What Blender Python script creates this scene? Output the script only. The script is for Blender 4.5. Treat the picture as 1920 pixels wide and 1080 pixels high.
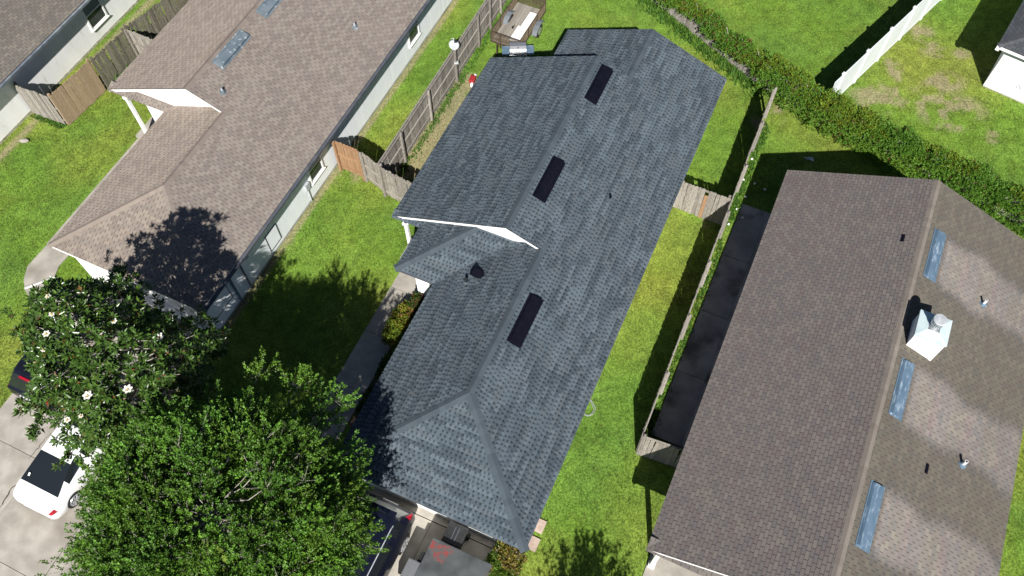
import bpy, math, random
import numpy as np
from mathutils import Matrix, Vector
random.seed(7); rng = np.random.default_rng(7)
for o in list(bpy.data.objects): bpy.data.objects.remove(o)
S = bpy.context.scene; COL = S.collection

# ------------------------------------------------------------------ camera, sky, sun, exposure
F, TH, ROLL, H = 1585.2249, 0.5230567, -0.0096011, 27.913729
CAM_R = (Matrix.Rotation(TH, 3, 'X') @ Matrix.Rotation(ROLL, 3, 'Z'))
cd = bpy.data.cameras.new('camera'); cam = bpy.data.objects.new('camera', cd); COL.objects.link(cam)
cd.sensor_width = 36; cd.lens = 36 * F / 1920; cd.clip_end = 1500
cam.matrix_world = Matrix.Translation((0, 0, H)) @ CAM_R.to_4x4()
S.camera = cam
S.render.resolution_x, S.render.resolution_y = 1024, 576
SUN_EL, SUN_AZ = math.radians(42), math.radians(-92.3)
sund = Vector((math.cos(SUN_AZ) * math.cos(SUN_EL), math.sin(SUN_AZ) * math.cos(SUN_EL), math.sin(SUN_EL)))
W = bpy.data.worlds.new('World'); S.world = W; W.use_nodes = True
nt = W.node_tree; bg = nt.nodes['Background']
sky = nt.nodes.new('ShaderNodeTexSky'); sky.sky_type = 'NISHITA'; sky.sun_disc = False
sky.sun_elevation = SUN_EL; sky.sun_rotation = math.radians(182.3); sky.air_density = .55; sky.dust_density = .2; sky.ozone_density = 1.0
nt.links.new(sky.outputs[0], bg.inputs[0]); bg.inputs[1].default_value = 0.05
sl = bpy.data.lights.new('sun', 'SUN'); sl.energy = 5.0; sl.angle = math.radians(0.5); sl.color = (1.0, 0.965, 0.91)
so = bpy.data.objects.new('sun', sl); COL.objects.link(so); so.rotation_euler = sund.to_track_quat('Z', 'Y').to_euler()
so.location = (0, 0, 60)
V = S.view_settings; V.view_transform = 'Standard'; V.look = 'None'; V.gamma = 1; V.use_curve_mapping = False
V.exposure = 0.8

# ------------------------------------------------------------------ helpers
def at(u, v, z=0.0):                       # photograph pixel -> place in the world at height z
    d = CAM_R @ Vector(((u - 960) / F, -(v - 540) / F, -1)); t = (z - H) / d.z
    return Vector((d.x * t, d.y * t, z))
FM = (0.3124087, 5.6761357, 1.1445706); FL = (-10.6256777, 13.8071109, 1.133834); FR = (3.8694699, 5.7311727, 1.1320154)
def fmat(f, z=0): return Matrix.Translation((f[0], f[1], z)) @ Matrix.Rotation(f[2], 4, 'Z')
def loc_of(f, P):
    q = fmat(f).inverted() @ Vector((P[0], P[1], 0)); return q.x, q.y
def wp(f, u, w, z=0): return fmat(f) @ Vector((u, w, z))

class MB:
    def __init__(s): s.v = []; s.f = []; s.c = []
    def face(s, pts, c=None):
        i = len(s.v); s.v.extend([tuple(p) for p in pts]); s.f.append(tuple(range(i, i + len(pts)))); s.c.append(c)
    def box(s, x0, x1, y0, y1, z0, z1, M=None, c=None):
        P = [(x, y, z) for z in (z0, z1) for y in (y0, y1) for x in (x0, x1)]
        if M is not None: P = [tuple(M @ Vector(p)) for p in P]
        i = len(s.v); s.v.extend(P)
        for f in ((0, 2, 3, 1), (4, 5, 7, 6), (0, 1, 5, 4), (1, 3, 7, 5), (3, 2, 6, 7), (2, 0, 4, 6)):
            s.f.append(tuple(i + k for k in f)); s.c.append(c)
        return s
    def prism(s, poly, z0, z1, M=None, c=None):          # poly CCW (x,y)
        n = len(poly); i = len(s.v); P = [(x, y, z0) for x, y in poly] + [(x, y, z1) for x, y in poly]
        if M is not None: P = [tuple(M @ Vector(p)) for p in P]
        s.v.extend(P); s.f.append(tuple(i + k for k in reversed(range(n)))); s.f.append(tuple(i + n + k for k in range(n))); s.c += [c, c]
        for k in range(n):
            j = (k + 1) % n; s.f.append((i + k, i + j, i + n + j, i + n + k)); s.c.append(c)
        return s
    def tube(s, p0, p1, r0, n=8, r1=None, caps=True, c=None):
        p0, p1 = Vector(p0), Vector(p1); r1 = r0 if r1 is None else r1
        d = (p1 - p0).normalized(); a = d.orthogonal().normalized(); b = d.cross(a); i = len(s.v)
        for p, r in ((p0, r0), (p1, r1)):
            for k in range(n):
                t = 2 * math.pi * k / n; s.v.append(tuple(p + a * (r * math.cos(t)) + b * (r * math.sin(t))))
        for k in range(n):
            j = (k + 1) % n; s.f.append((i + k, i + j, i + n + j, i + n + k)); s.c.append(c)
        if caps: s.f += [tuple(i + k for k in reversed(range(n))), tuple(i + n + k for k in range(n))]; s.c += [c, c]
        return s
    def path(s, pts, r, n=6, c=None):
        for a, b in zip(pts, pts[1:]): s.tube(a, b, r, n, c=c)
        return s
    def lathe(s, prof, n=20, M=None, c=None):            # prof [(r,z)]
        i = len(s.v); m = len(prof)
        for r, z in prof:
            for k in range(n):
                t = 2 * math.pi * k / n; p = Vector((r * math.cos(t), r * math.sin(t), z)); s.v.append(tuple(M @ p if M is not None else p))
        for a in range(m - 1):
            for k in range(n):
                j = (k + 1) % n; s.f.append((i + a * n + k, i + a * n + j, i + (a + 1) * n + j, i + (a + 1) * n + k)); s.c.append(c)
        s.f.append(tuple(i + k for k in reversed(range(n)))); s.f.append(tuple(i + (m - 1) * n + k for k in range(n))); s.c += [c, c]
        return s
    def mesh(s, name, mat, smooth=False):
        me = bpy.data.meshes.new(name); me.from_pydata(s.v, [], s.f)
        if mat: me.materials.append(mat)
        if any(c is not None for c in s.c):
            at_ = me.color_attributes.new('Col', 'FLOAT_COLOR', 'CORNER'); arr = np.ones((len(me.loops), 4), np.float32); k = 0
            for f, c in zip(s.f, s.c):
                if c is not None: arr[k:k + len(f), :3] = c if not isinstance(c, list) else np.array(c)
                k += len(f)
            at_.data.foreach_set('color', arr.ravel())
        if smooth: me.shade_smooth()
        me.update(); return me
    def build(s, name, mat, parent=None, kind=None, smooth=False, label=None, bevel=0):
        return link(name, s.mesh(name, mat, smooth), parent, kind, label, bevel)
def link(name, me, parent=None, kind=None, label=None, bevel=0, M=None):
    o = bpy.data.objects.new(name, me); COL.objects.link(o)
    if parent: o.parent = parent
    if M is not None: o.matrix_basis = M
    if kind: o['kind'] = kind
    if label: o['label'] = label
    if bevel:
        b = o.modifiers.new('bevel', 'BEVEL'); b.width = bevel; b.segments = 2; b.limit_method = 'ANGLE'
    return o
def tag(o, label, cat, group=None):
    o['label'] = label; o['category'] = cat
    if group: o['group'] = group
    return o
def thing(name, label, cat, M=None, group=None):
    o = bpy.data.objects.new(name, None); COL.objects.link(o); o.empty_display_size = .3
    if M is not None: o.matrix_basis = M
    return tag(o, label, cat, group)

# value noise in numpy (colours of lawns, beds and so on)
_tab = rng.random((256, 256))
def vnoise(x, y):
    xi = np.floor(x).astype(int); yi = np.floor(y).astype(int); fx = x - xi; fy = y - yi
    fx = fx * fx * (3 - 2 * fx); fy = fy * fy * (3 - 2 * fy)
    g = lambda a, b: _tab[a & 255, b & 255]
    return (g(xi, yi) * (1 - fx) + g(xi + 1, yi) * fx) * (1 - fy) + (g(xi, yi + 1) * (1 - fx) + g(xi + 1, yi + 1) * fx) * fy
def fbm(x, y, o=4):
    s = 0; a = .5
    for k in range(o): s = s + a * vnoise(x * 2 ** k + 17 * k, y * 2 ** k + 31 * k); a *= .5
    return s / (1 - .5 ** o)

# ------------------------------------------------------------------ materials
MATS = {}
def mat(name, c1, c2=None, scale=4.0, rough=.8, bump=0, bscale=40, rand=0, attr=False, metal=0, stretch=(1, 1, 1), spec=.3, trans=0, detail=6, contrast=(.35, .65), coat=0, c3=None, s3=1.0, t3=(.55, .7)):
    if name in MATS: return MATS[name]
    m = bpy.data.materials.new(name); m.use_nodes = True; n = m.node_tree.nodes; L = m.node_tree.links
    b = n['Principled BSDF']; b.inputs['Roughness'].default_value = rough; b.inputs['Metallic'].default_value = metal
    b.inputs['Specular IOR Level'].default_value = spec; b.inputs['Coat Weight'].default_value = coat
    tc = n.new('ShaderNodeTexCoord'); mp = n.new('ShaderNodeMapping'); mp.inputs['Scale'].default_value = stretch
    L.new(tc.outputs['Object'], mp.inputs[0]); vec = mp.outputs[0]
    if rand:
        oi = n.new('ShaderNodeObjectInfo'); ad = n.new('ShaderNodeVectorMath'); ad.operation = 'MULTIPLY_ADD'
        ad.inputs[1].default_value = (37, 19, 53); L.new(oi.outputs['Random'], ad.inputs[0]); L.new(vec, ad.inputs[2]); vec = ad.outputs[0]
    def noise(sc, dt):
        t = n.new('ShaderNodeTexNoise'); t.inputs['Scale'].default_value = sc; t.inputs['Detail'].default_value = dt; L.new(vec, t.inputs['Vector']); return t
    def ramp(src, lo, hi):
        r = n.new('ShaderNodeMapRange'); r.inputs[1].default_value = lo; r.inputs[2].default_value = hi; L.new(src, r.inputs[0]); return r.outputs[0]
    def mix(f, a, bb, mode='MIX'):
        x = n.new('ShaderNodeMix'); x.data_type = 'RGBA'; x.blend_type = mode
        if isinstance(f, float): x.inputs[0].default_value = f
        else: L.new(f, x.inputs[0])
        for s_, v_ in ((6, a), (7, bb)):
            if isinstance(v_, tuple): x.inputs[s_].default_value = (*v_, 1)
            else: L.new(v_, x.inputs[s_])
        return x.outputs[2]
    c2 = c2 or c1
    col = mix(ramp(noise(scale, detail).outputs[0], *contrast), tuple(c1), tuple(c2))
    if c3: col = mix(ramp(noise(s3, 5).outputs[0], *t3), col, tuple(c3))
    if attr:
        a = n.new('ShaderNodeAttribute'); a.attribute_name = 'Col'; col = mix(1.0, col, a.outputs['Color'], 'MULTIPLY')
    if rand:
        h = n.new('ShaderNodeHueSaturation'); L.new(col, h.inputs['Color'])
        v = n.new('ShaderNodeMapRange'); v.inputs[3].default_value = 1 - rand; v.inputs[4].default_value = 1 + rand; L.new(oi.outputs['Random'], v.inputs[0]); L.new(v.outputs[0], h.inputs['Value']); col = h.outputs[0]
    L.new(col, b.inputs['Base Color'])
    if bump:
        bn = n.new('ShaderNodeBump'); bn.inputs['Strength'].default_value = bump; bn.inputs['Distance'].default_value = .02
        L.new(noise(bscale, 4).outputs[0], bn.inputs['Height']); L.new(bn.outputs[0], b.inputs['Normal'])
    if trans:
        tr = n.new('ShaderNodeBsdfTranslucent'); L.new(col, tr.inputs['Color']); ms = n.new('ShaderNodeMixShader'); ms.inputs[0].default_value = trans
        L.new(b.outputs[0], ms.inputs[1]); L.new(tr.outputs[0], ms.inputs[2]); L.new(ms.outputs[0], n['Material Output'].inputs[0])
    MATS[name] = m; return m
def shingle_mat(name, lo=.8, hi=1.15):
    return mat(name, (lo,) * 3, (hi,) * 3, scale=90, rough=.95, spec=.08, attr=True, bump=.25, bscale=150, detail=3, c3=(hi * .90, hi * .89, hi * .88), s3=.55, t3=(.5, .75))

m_lawn = mat('lawn_soil', (.55, .6, .5), (1.25, 1.2, 1.2), scale=14, rough=.95, spec=.1, attr=True, bump=.6, bscale=30)
m_grass = mat('grass_blade', (.85, .85, .85), (1.15, 1.15, 1.15), scale=3, rough=.6, spec=.2, attr=True, trans=.25)
m_conc = mat('concrete', (.27, .25, .218), (.36, .335, .295), scale=2.2, rough=.9, spec=.15, bump=.15, bscale=60, c3=(.21, .19, .16), s3=.8, t3=(.52, .75), rand=.06)
m_concd = mat('old_concrete', (.26, .25, .24), (.38, .365, .34), scale=1.5, rough=.9, spec=.15, bump=.2, bscale=50, c3=(.12, .115, .105), s3=.9, t3=(.55, .7), rand=.1)
m_crack = mat('crack_dirt', (.03, .027, .022), (.06, .055, .045), scale=8, rough=1)
m_white = mat('white_paint', (.78, .78, .77), (.72, .72, .70), scale=2, rough=.55, bump=.04, bscale=30)
m_trim = mat('trim_paint', (.72, .73, .75), (.66, .67, .69), scale=3, rough=.45)
m_siding = mat('grey_white_siding', (.72, .755, .79), (.78, .81, .83), scale=1.2, rough=.7, bump=.1, bscale=25, stretch=(6, 6, .6), rand=.025)
m_stucco = mat('stained_stucco', (.73, .735, .73), (.80, .805, .80), scale=1.4, rough=.85, bump=.15, bscale=60, stretch=(1.4, 1.4, .5), c3=(.5, .5, .42), s3=2.0, t3=(.6, .8))
m_mildew = mat('mildew_stain', (.20, .20, .12), (.46, .45, .38), scale=5, rough=.95, stretch=(1, 1, 2), bump=.2)
m_gutter = mat('dark_fascia_metal', (.06, .066, .085), (.09, .095, .115), scale=3, rough=.45)
m_dark = mat('dark_underlay', (.052, .048, .046), rough=.95)
m_darkM = mat('dark_slate_underlay', (.03, .036, .042), rough=.95)
m_roofM = shingle_mat('slate_shingle', .78, 1.18)
m_roofL = shingle_mat('taupe_shingle', .93, 1.07)
m_vent = mat('black_vent_metal', (.003, .0035, .008), (.005, .0055, .011), scale=6, rough=.7, spec=.06)
m_ventL = mat('weathered_vent_metal', (.09, .125, .155), (.16, .195, .22), scale=2.5, rough=.5, metal=.2, c3=(.36, .40, .42), s3=7, t3=(.60, .66))
m_ventR = mat('blue_grey_vent_metal', (.085, .14, .20), (.12, .18, .25), scale=3, rough=.5, metal=.2, c3=(.30, .38, .45), s3=6, t3=(.54, .74), stretch=(.6, 2, 2))
m_ventL2 = mat('dull_grey_metal', (.10, .115, .13), (.15, .165, .18), scale=5, rough=.6)
m_pipe = mat('grey_pipe', (.30, .32, .35), (.42, .44, .46), scale=10, rough=.5)
m_dish = mat('pale_grey_dish', (.36, .39, .39), (.44, .47, .47), scale=5, rough=.6)
m_pipew = mat('white_pipe', (.75, .75, .74), rough=.4)
m_black = mat('black_plastic', (.016, .017, .018), (.026, .027, .028), scale=6, rough=.5)
m_glass = mat('window_glass', (.028, .032, .035), (.05, .055, .06), scale=2, rough=.08, spec=.5)
m_glassl = mat('pale_window_blind', (.16, .19, .19), (.2, .23, .22), scale=2, rough=.1, spec=.5)
m_woodg = mat('weathered_fence_wood', (.16, .145, .125), (.33, .305, .27), scale=7, rough=.92, bump=.5, bscale=30, rand=.28, stretch=(8, 8, 1.2), c3=(.09, .082, .07), s3=2.5, t3=(.58, .75))
m_woodp = mat('pale_dry_wood', (.17, .155, .132), (.32, .29, .25), scale=7, rough=.92, bump=.5, bscale=30, rand=.22, stretch=(8, 8, 1.0), c3=(.10, .09, .075), s3=2.5, t3=(.58, .75))
m_woodt = mat('dark_weathered_wood', (.08, .073, .062), (.17, .155, .135), scale=7, rough=.92, bump=.5, bscale=30, rand=.28, stretch=(8, 8, 1.2), c3=(.07, .063, .05), s3=2.5, t3=(.58, .75))
m_woodd = mat('dark_mossy_wood', (.085, .08, .062), (.20, .18, .145), scale=7, rough=.92, bump=.5, bscale=30, rand=.25, stretch=(8, 8, 1.2), c3=(.10, .105, .04), s3=3, t3=(.5, .7))
m_woodn = mat('brown_new_wood', (.27, .19, .12), (.38, .285, .19), scale=6, rough=.85, bump=.3, bscale=30, rand=.07, stretch=(8, 8, 1), c3=(.20, .13, .075), s3=3, t3=(.6, .8))
m_woodo = mat('orange_stained_wood', (.23, .135, .075), (.32, .19, .105), scale=6, rough=.8, bump=.3, bscale=30, rand=.13, stretch=(8, 8, 1))
m_vinyl = mat('white_vinyl', (.58, .62, .63), (.64, .67, .68), scale=1, rough=.4)
m_bark = mat('grey_bark', (.17, .155, .13), (.36, .335, .29), scale=9, rough=.95, bump=.6, bscale=18)
m_oak = mat('oak_leaf', (.9, .9, .9), (1.1, 1.1, 1.1), scale=2, rough=.45, spec=.3, attr=True, trans=.22)
m_mag = mat('magnolia_leaf', (.9, .9, .9), (1.1, 1.1, 1.1), scale=2, rough=.3, spec=.45, attr=True, trans=.08)
m_vine = mat('vine_leaf', (.95, .95, .95), (1.2, 1.2, 1.2), scale=2, rough=.5, spec=.3, attr=True, trans=.4)
m_petal = mat('white_petal', (.84, .83, .77), (.87, .86, .82), scale=3, rough=.6, trans=.25)
m_petaly = mat('tan_flower_heart', (.45, .30, .10), rough=.7)
m_steel = mat('brushed_steel', (.45, .46, .48), (.55, .56, .58), scale=3, rough=.35, metal=.8, stretch=(1, 20, 1))
m_rust = mat('brown_frame_metal', (.035, .025, .02), (.075, .05, .035), scale=8, rough=.75)
m_mesh = mat('rusty_mesh', (.06, .045, .028), (.11, .085, .05), scale=8, rough=.8)
m_tyre = mat('tyre_rubber', (.015, .015, .015), (.03, .029, .028), scale=10, rough=.9)
m_rim = mat('alloy_rim', (.5, .51, .52), (.58, .59, .6), scale=4, rough=.3, metal=.7)
m_red = mat('red_plastic', (.30, .03, .035), (.22, .02, .025), scale=4, rough=.4)
m_lamp = mat('tail_lamp_red', (.30, .008, .02), (.36, .01, .025), scale=6, rough=.2, coat=.5)
m_lampc = mat('clear_lamp', (.5, .52, .55), rough=.15, coat=.5)
m_carw = mat('white_car_paint', (.80, .81, .82), rough=.3, coat=.6)
m_carb = mat('navy_black_car_paint', (.005, .006, .012), (.007, .008, .015), rough=.3, coat=.35)
m_carn = mat('navy_car_paint', (.004, .006, .015), (.006, .008, .018), rough=.3, coat=.35)
m_cglass = mat('car_glass', (.012, .015, .018), rough=.06, spec=.6)
m_cglasss = mat('pale_reflecting_car_glass', (.20, .22, .21), (.26, .28, .27), scale=2, rough=.15, spec=.6)  # pale base colour stands in for the reflection on the rear glass
m_paver = mat('pink_paver', (.32, .24, .20), (.42, .34, .28), scale=6, rough=.9, bump=.2, rand=.08)
m_mulch = mat('brown_mulch', (.06, .04, .028), (.14, .10, .07), scale=22, rough=1, bump=.8, bscale=40)
m_tilt = mat('faded_grey_paint', (.14, .155, .165), (.20, .215, .22), scale=3, rough=.6, c3=(.32, .05, .04), s3=1.6, t3=(.66, .70), bump=.05)
m_tilt2 = mat('faded_roof_paint', (.045, .049, .052), (.095, .104, .108), scale=1.5, rough=.75, spec=.15, c3=(.13, .075, .05), s3=1.2, t3=(.58, .66))
m_redp = mat('red_primer', (.20, .045, .042), (.085, .08, .08), scale=7, rough=.85, contrast=(.40, .56), spec=.1)

# ------------------------------------------------------------------ ground, paving
def ground_colour(x, y):
    n1 = fbm(x * .35 + 5, y * .35 + 9); n2 = fbm(x * 1.3 + 50, y * 1.3 + 20); n3 = fbm(x * 4.1 + 11, y * 4.1 + 70, 3)
    g = np.stack([.058 + .050 * n1 + .02 * n2, (.122 + .052 * n1 + .028 * n2), .022 + .014 * n2], -1)
    sm = lambda a, b, t: np.clip((t - a) / (b - a), 0, 1)
    # yellowish mown strip beside the vine fence and in the back yards
    yl = sm(.44, .74, fbm(x * .22 + 80, y * .22 + 3))[..., None]
    g = g * (1 - yl) + np.stack([.135 + .03 * n2, .165 + .03 * n2, .032 + .012 * n1], -1) * yl
    g = g * np.array([1.24, 1.25, 1.05]) * (.62 + .76 * n3)[..., None]
    d = dirt(x, y)[..., None]
    tan = np.stack([.215 + .08 * n3, .18 + .065 * n3, .115 + .05 * n3], -1)
    return g * (1 - d) + tan * d
BLOBS = [(19.0, 29.1, .5, 1.1), (19.25, 26.4, .85, .6), (18.0, 25.5, .7, .5), (16.0, 25.3, .9, .6), (19.9, 28.1, .9, .35), (18.7, 24.1, .8, .5), (20.3, 23.3, .5, .35), (17.2, 27.2, .35, .9),
         (-3.2, 23.6, .9, 2.0), (-2.3, 25.6, .6, 1.3), (-4.0, 22.4, .8, .9), (-3.6, 22.9, .6, 1.0), (11.5, 24.7, .35, .5), (-6.8, 21.4, .5, .35), (-20.6, 25.0, .5, .4), (-2.0, 26.6, .5, .5), (8.3, 26.6, .3, .4), (10.6, 24.2, .3, .5),
         (-11.6, 17.6, .15, .6), (-17.7, 26.8, .3, .3), (7.6, 19.0, .4, .25), (16.6, 25.6, 1.6, .7), (19.0, 24.8, 1.4, .9), (-8.9, 18.6, .3, .8)]
def dirt(x, y):
    d = np.zeros_like(x)
    for bx, by, rx, ry in BLOBS: d = np.maximum(d, np.exp(-(((x - bx) / rx) ** 2 + ((y - by) / ry) ** 2)))
    x_ = ((x + 3.4) ** 2 + (y - 24) ** 2) < 16; nz = .26 * x_ + fbm(x * 2.2 + 7, y * 2.2 + 40, 5); d = np.clip(d * 1.35, 0, 1) * np.clip((nz - .36) / .22, 0, 1) * (.45 + .4 * x_ + .75 * fbm(x * .8 + 70, y * .8 + 4))
    # bare strip along the foundation of the left house and its wall
    uL = (x - FL[0]) * math.cos(FL[2]) + (y - FL[1]) * math.sin(FL[2]); wL = -(x - FL[0]) * math.sin(FL[2]) + (y - FL[1]) * math.cos(FL[2])
    d = np.maximum(d, np.exp(-((wL - .3) / .14) ** 2) * (.5 + .6 * fbm(x * 2, y * 2)) * (uL > .3))
    d = np.maximum(d, np.exp(-((wL - 13.55) / .22) ** 2) * (.4 + .6 * fbm(x * 2, y * 2)))
    return np.clip((d - .14) / .62, 0, .78)
gm = MB(); gm.face([(-600, -600, -.03), (600, -600, -.03), (600, 600, -.03), (-600, 600, -.03)])
m_far = mat('far_grass', (.08, .11, .02), (.12, .14, .03), scale=.6, rough=1)
gm.build('ground', m_far, kind='structure')
X0, X1, Y0, Y1, ST = -28, 28, -1, 38, .16
nx, ny = int((X1 - X0) / ST) + 1, int((Y1 - Y0) / ST) + 1
gx, gy = np.meshgrid(X0 + ST * np.arange(nx), Y0 + ST * np.arange(ny)); gxf, gyf = gx.ravel(), gy.ravel()
def grid_mesh(name, co, faces4, col, mat_):
    me = bpy.data.meshes.new(name); nv, nf = len(co), len(faces4); k = faces4.shape[1]
    me.vertices.add(nv); me.vertices.foreach_set('co', np.ascontiguousarray(co, np.float32).ravel())
    me.loops.add(nf * k); me.loops.foreach_set('vertex_index', np.ascontiguousarray(faces4, np.int32).ravel())
    me.polygons.add(nf); me.polygons.foreach_set('loop_start', np.arange(0, nf * k, k, dtype=np.int32))
    me.update(calc_edges=True)
    if col is not None:
        a = me.color_attributes.new('Col', 'FLOAT_COLOR', 'POINT'); c = np.ones((nv, 4), np.float32); c[:, :3] = col; a.data.foreach_set('color', c.ravel())
    me.materials.append(mat_); me.validate(); return me
idx = np.arange(nx * ny).reshape(ny, nx)
fq = np.stack([idx[:-1, :-1], idx[:-1, 1:], idx[1:, 1:], idx[1:, :-1]], -1).reshape(-1, 4)
gz = (fbm(gxf * 1.1, gyf * 1.1) - .5) * .03
link('lawn', grid_mesh('lawn', np.stack([gxf, gyf, gz - .012], -1), fq, ground_colour(gxf, gyf), m_lawn), kind='structure')

KEEP_OUT = []                              # polygons where no grass grows
def paving(name, f, slabs, m, z1=.035, label=None):
    root = MB(); bb = []
    for poly in slabs:
        W_ = [(wp(f, u, w).x, wp(f, u, w).y) for u, w in poly]; bb.append(W_); KEEP_OUT.append(W_)
    for W_ in bb: root.prism(W_, -.05, z1 - .022)
    r = root.build(name, m_crack, kind='structure')
    for W_ in bb:
        c = Vector((sum(p[0] for p in W_) / len(W_), sum(p[1] for p in W_) / len(W_)))
        poly = [tuple(c + (Vector(p) - c) * (1 - .011 / max((Vector(p) - c).length, .2))) for p in W_]
        MB().prism(poly, -.04, z1 + random.uniform(-.004, .004)).build('slab', m, r)
    return r
def rect(u0, u1, w0, w1): return [(u0, w0), (u1, w0), (u1, w1), (u0, w1)]
us = [-14, -12.6, -9.5, -6.3, -3.2, -.2]
paving('driveway', FL, [rect(a, b, w0, w1) for a, b in zip(us, us[1:]) for w0, w1 in ((.5, 3.15), (3.15, 5.75))] + [rect(-.2, .85, .5, 5.75)] + [rect(a, b, -2.7, .49) for a, b in zip(us[:-2], us[1:-1])], m_conc)
ou = [loc_of(FL, at(*q)) for q in [(88, 460), (52, 500), (45, 525), (47, 545), (57, 560), (67, 571)]] + [(-2.0, 6.6), (-2.2, 5.76)]
inn = [loc_of(FL, at(*q)) for q in [(130, 478), (112, 498), (102, 520), (120, 535), (145, 547)]] + [(-.5, 5.76)]
wl_ = [[ou[0], ou[1], inn[1], inn[0]], [ou[1], ou[2], inn[2], inn[1]], [ou[2], ou[3], inn[2]], [ou[3], ou[4], ou[5], inn[3], inn[2]], [ou[5], ou[6], inn[4], inn[3]], [ou[6], ou[7], inn[5], inn[4]],
       [(.8, 7.7), (8.0, 7.7), (8.0, 8.88), (.8, 8.86)]]
def ccw(p):
    a = sum(p[i][0] * p[(i + 1) % len(p)][1] - p[(i + 1) % len(p)][0] * p[i][1] for i in range(len(p))); return p if a > 0 else p[::-1]
walkm = MB()
for p in wl_:
    W_ = ccw([(wp(FL, u, w).x, wp(FL, u, w).y) for u, w in p]); KEEP_OUT.append(W_); walkm.prism(W_, -.05, .03)
walkm.build('curved_walkway', m_conc, kind='structure')
paving('front_walkway', FM, [rect(a, b, 7.62, 8.84) for a, b in ((-.6, 1.15), (1.15, 3.28), (3.28, 5.5), (5.5, 7.54), (7.54, 9.2))], m_conc)
paving('garage_driveway', FM, [rect(.21, 1.0, .9, 5.9)] + [rect(a, b, w0, w1) for a, b in ((-2.9, .19), (-6, -2.9), (-9, -6)) for w0, w1 in ((.9, 3.4), (3.4, 5.9))], m_conc)
paving('side_path', FR, [rect(a, b, .02, 1.08) for a, b in ((4.4, 7.1), (7.1, 9.8), (9.8, 12.5), (12.5, 15.15))] + [rect(4.4, 15.15, -.5, .015)], m_concd)
paving('porch_slab', FR, [rect(-.15, 2.9, -7, -.28), rect(-3, -.17, -7, -.9)], m_conc)
def crack(name, pts, f=None, w=.035, label=None):
    mb = MB(); P = []
    for a, b in zip(pts, pts[1:]):
        for k in range(6):
            t = k / 6; P.append(a.lerp(b, t) + Vector((random.uniform(-.03, .03), random.uniform(-.03, .03), 0)))
    P.append(pts[-1])
    for a, b in zip(P, P[1:]):
        d = (b - a).normalized(); n_ = Vector((-d.y, d.x, 0)) * w * random.uniform(.3, .6)
        mb.face([a - n_, b - n_, b + n_, a + n_])
    return mb.build(name, m_crack, kind='structure')
crack('driveway_crack', [at(0, 952, .043), at(22, 915, .043), at(48, 892, .043), at(62, 868, .043)])
crack('driveway_crack', [at(55, 860, .043), at(75, 835, .043), at(95, 812, .043)], w=.02)
bm_ = MB()
for poly, z in ((rect(2.0, 7.1, 6.1, 7.58), .02),):
    W_ = [(wp(FM, u, w).x, wp(FM, u, w).y) for u, w in poly]; KEEP_OUT.append(W_); bm_.prism(W_, -.05, z)
bm_.build('mulch_bed', m_mulch, kind='structure')
for f, r in ((FL, (.45, 27, .45, 9)), (FM, (.5, 7, .4, 6.1)), (FM, (7, 20.2, .4, 9)), (FR, (2.6, 15.2, -9, -.35)), (FL, (4, 22, 14.0, 20))):
    KEEP_OUT.append([(wp(f, u, w).x, wp(f, u, w).y) for u, w in rect(*r)])

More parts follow.
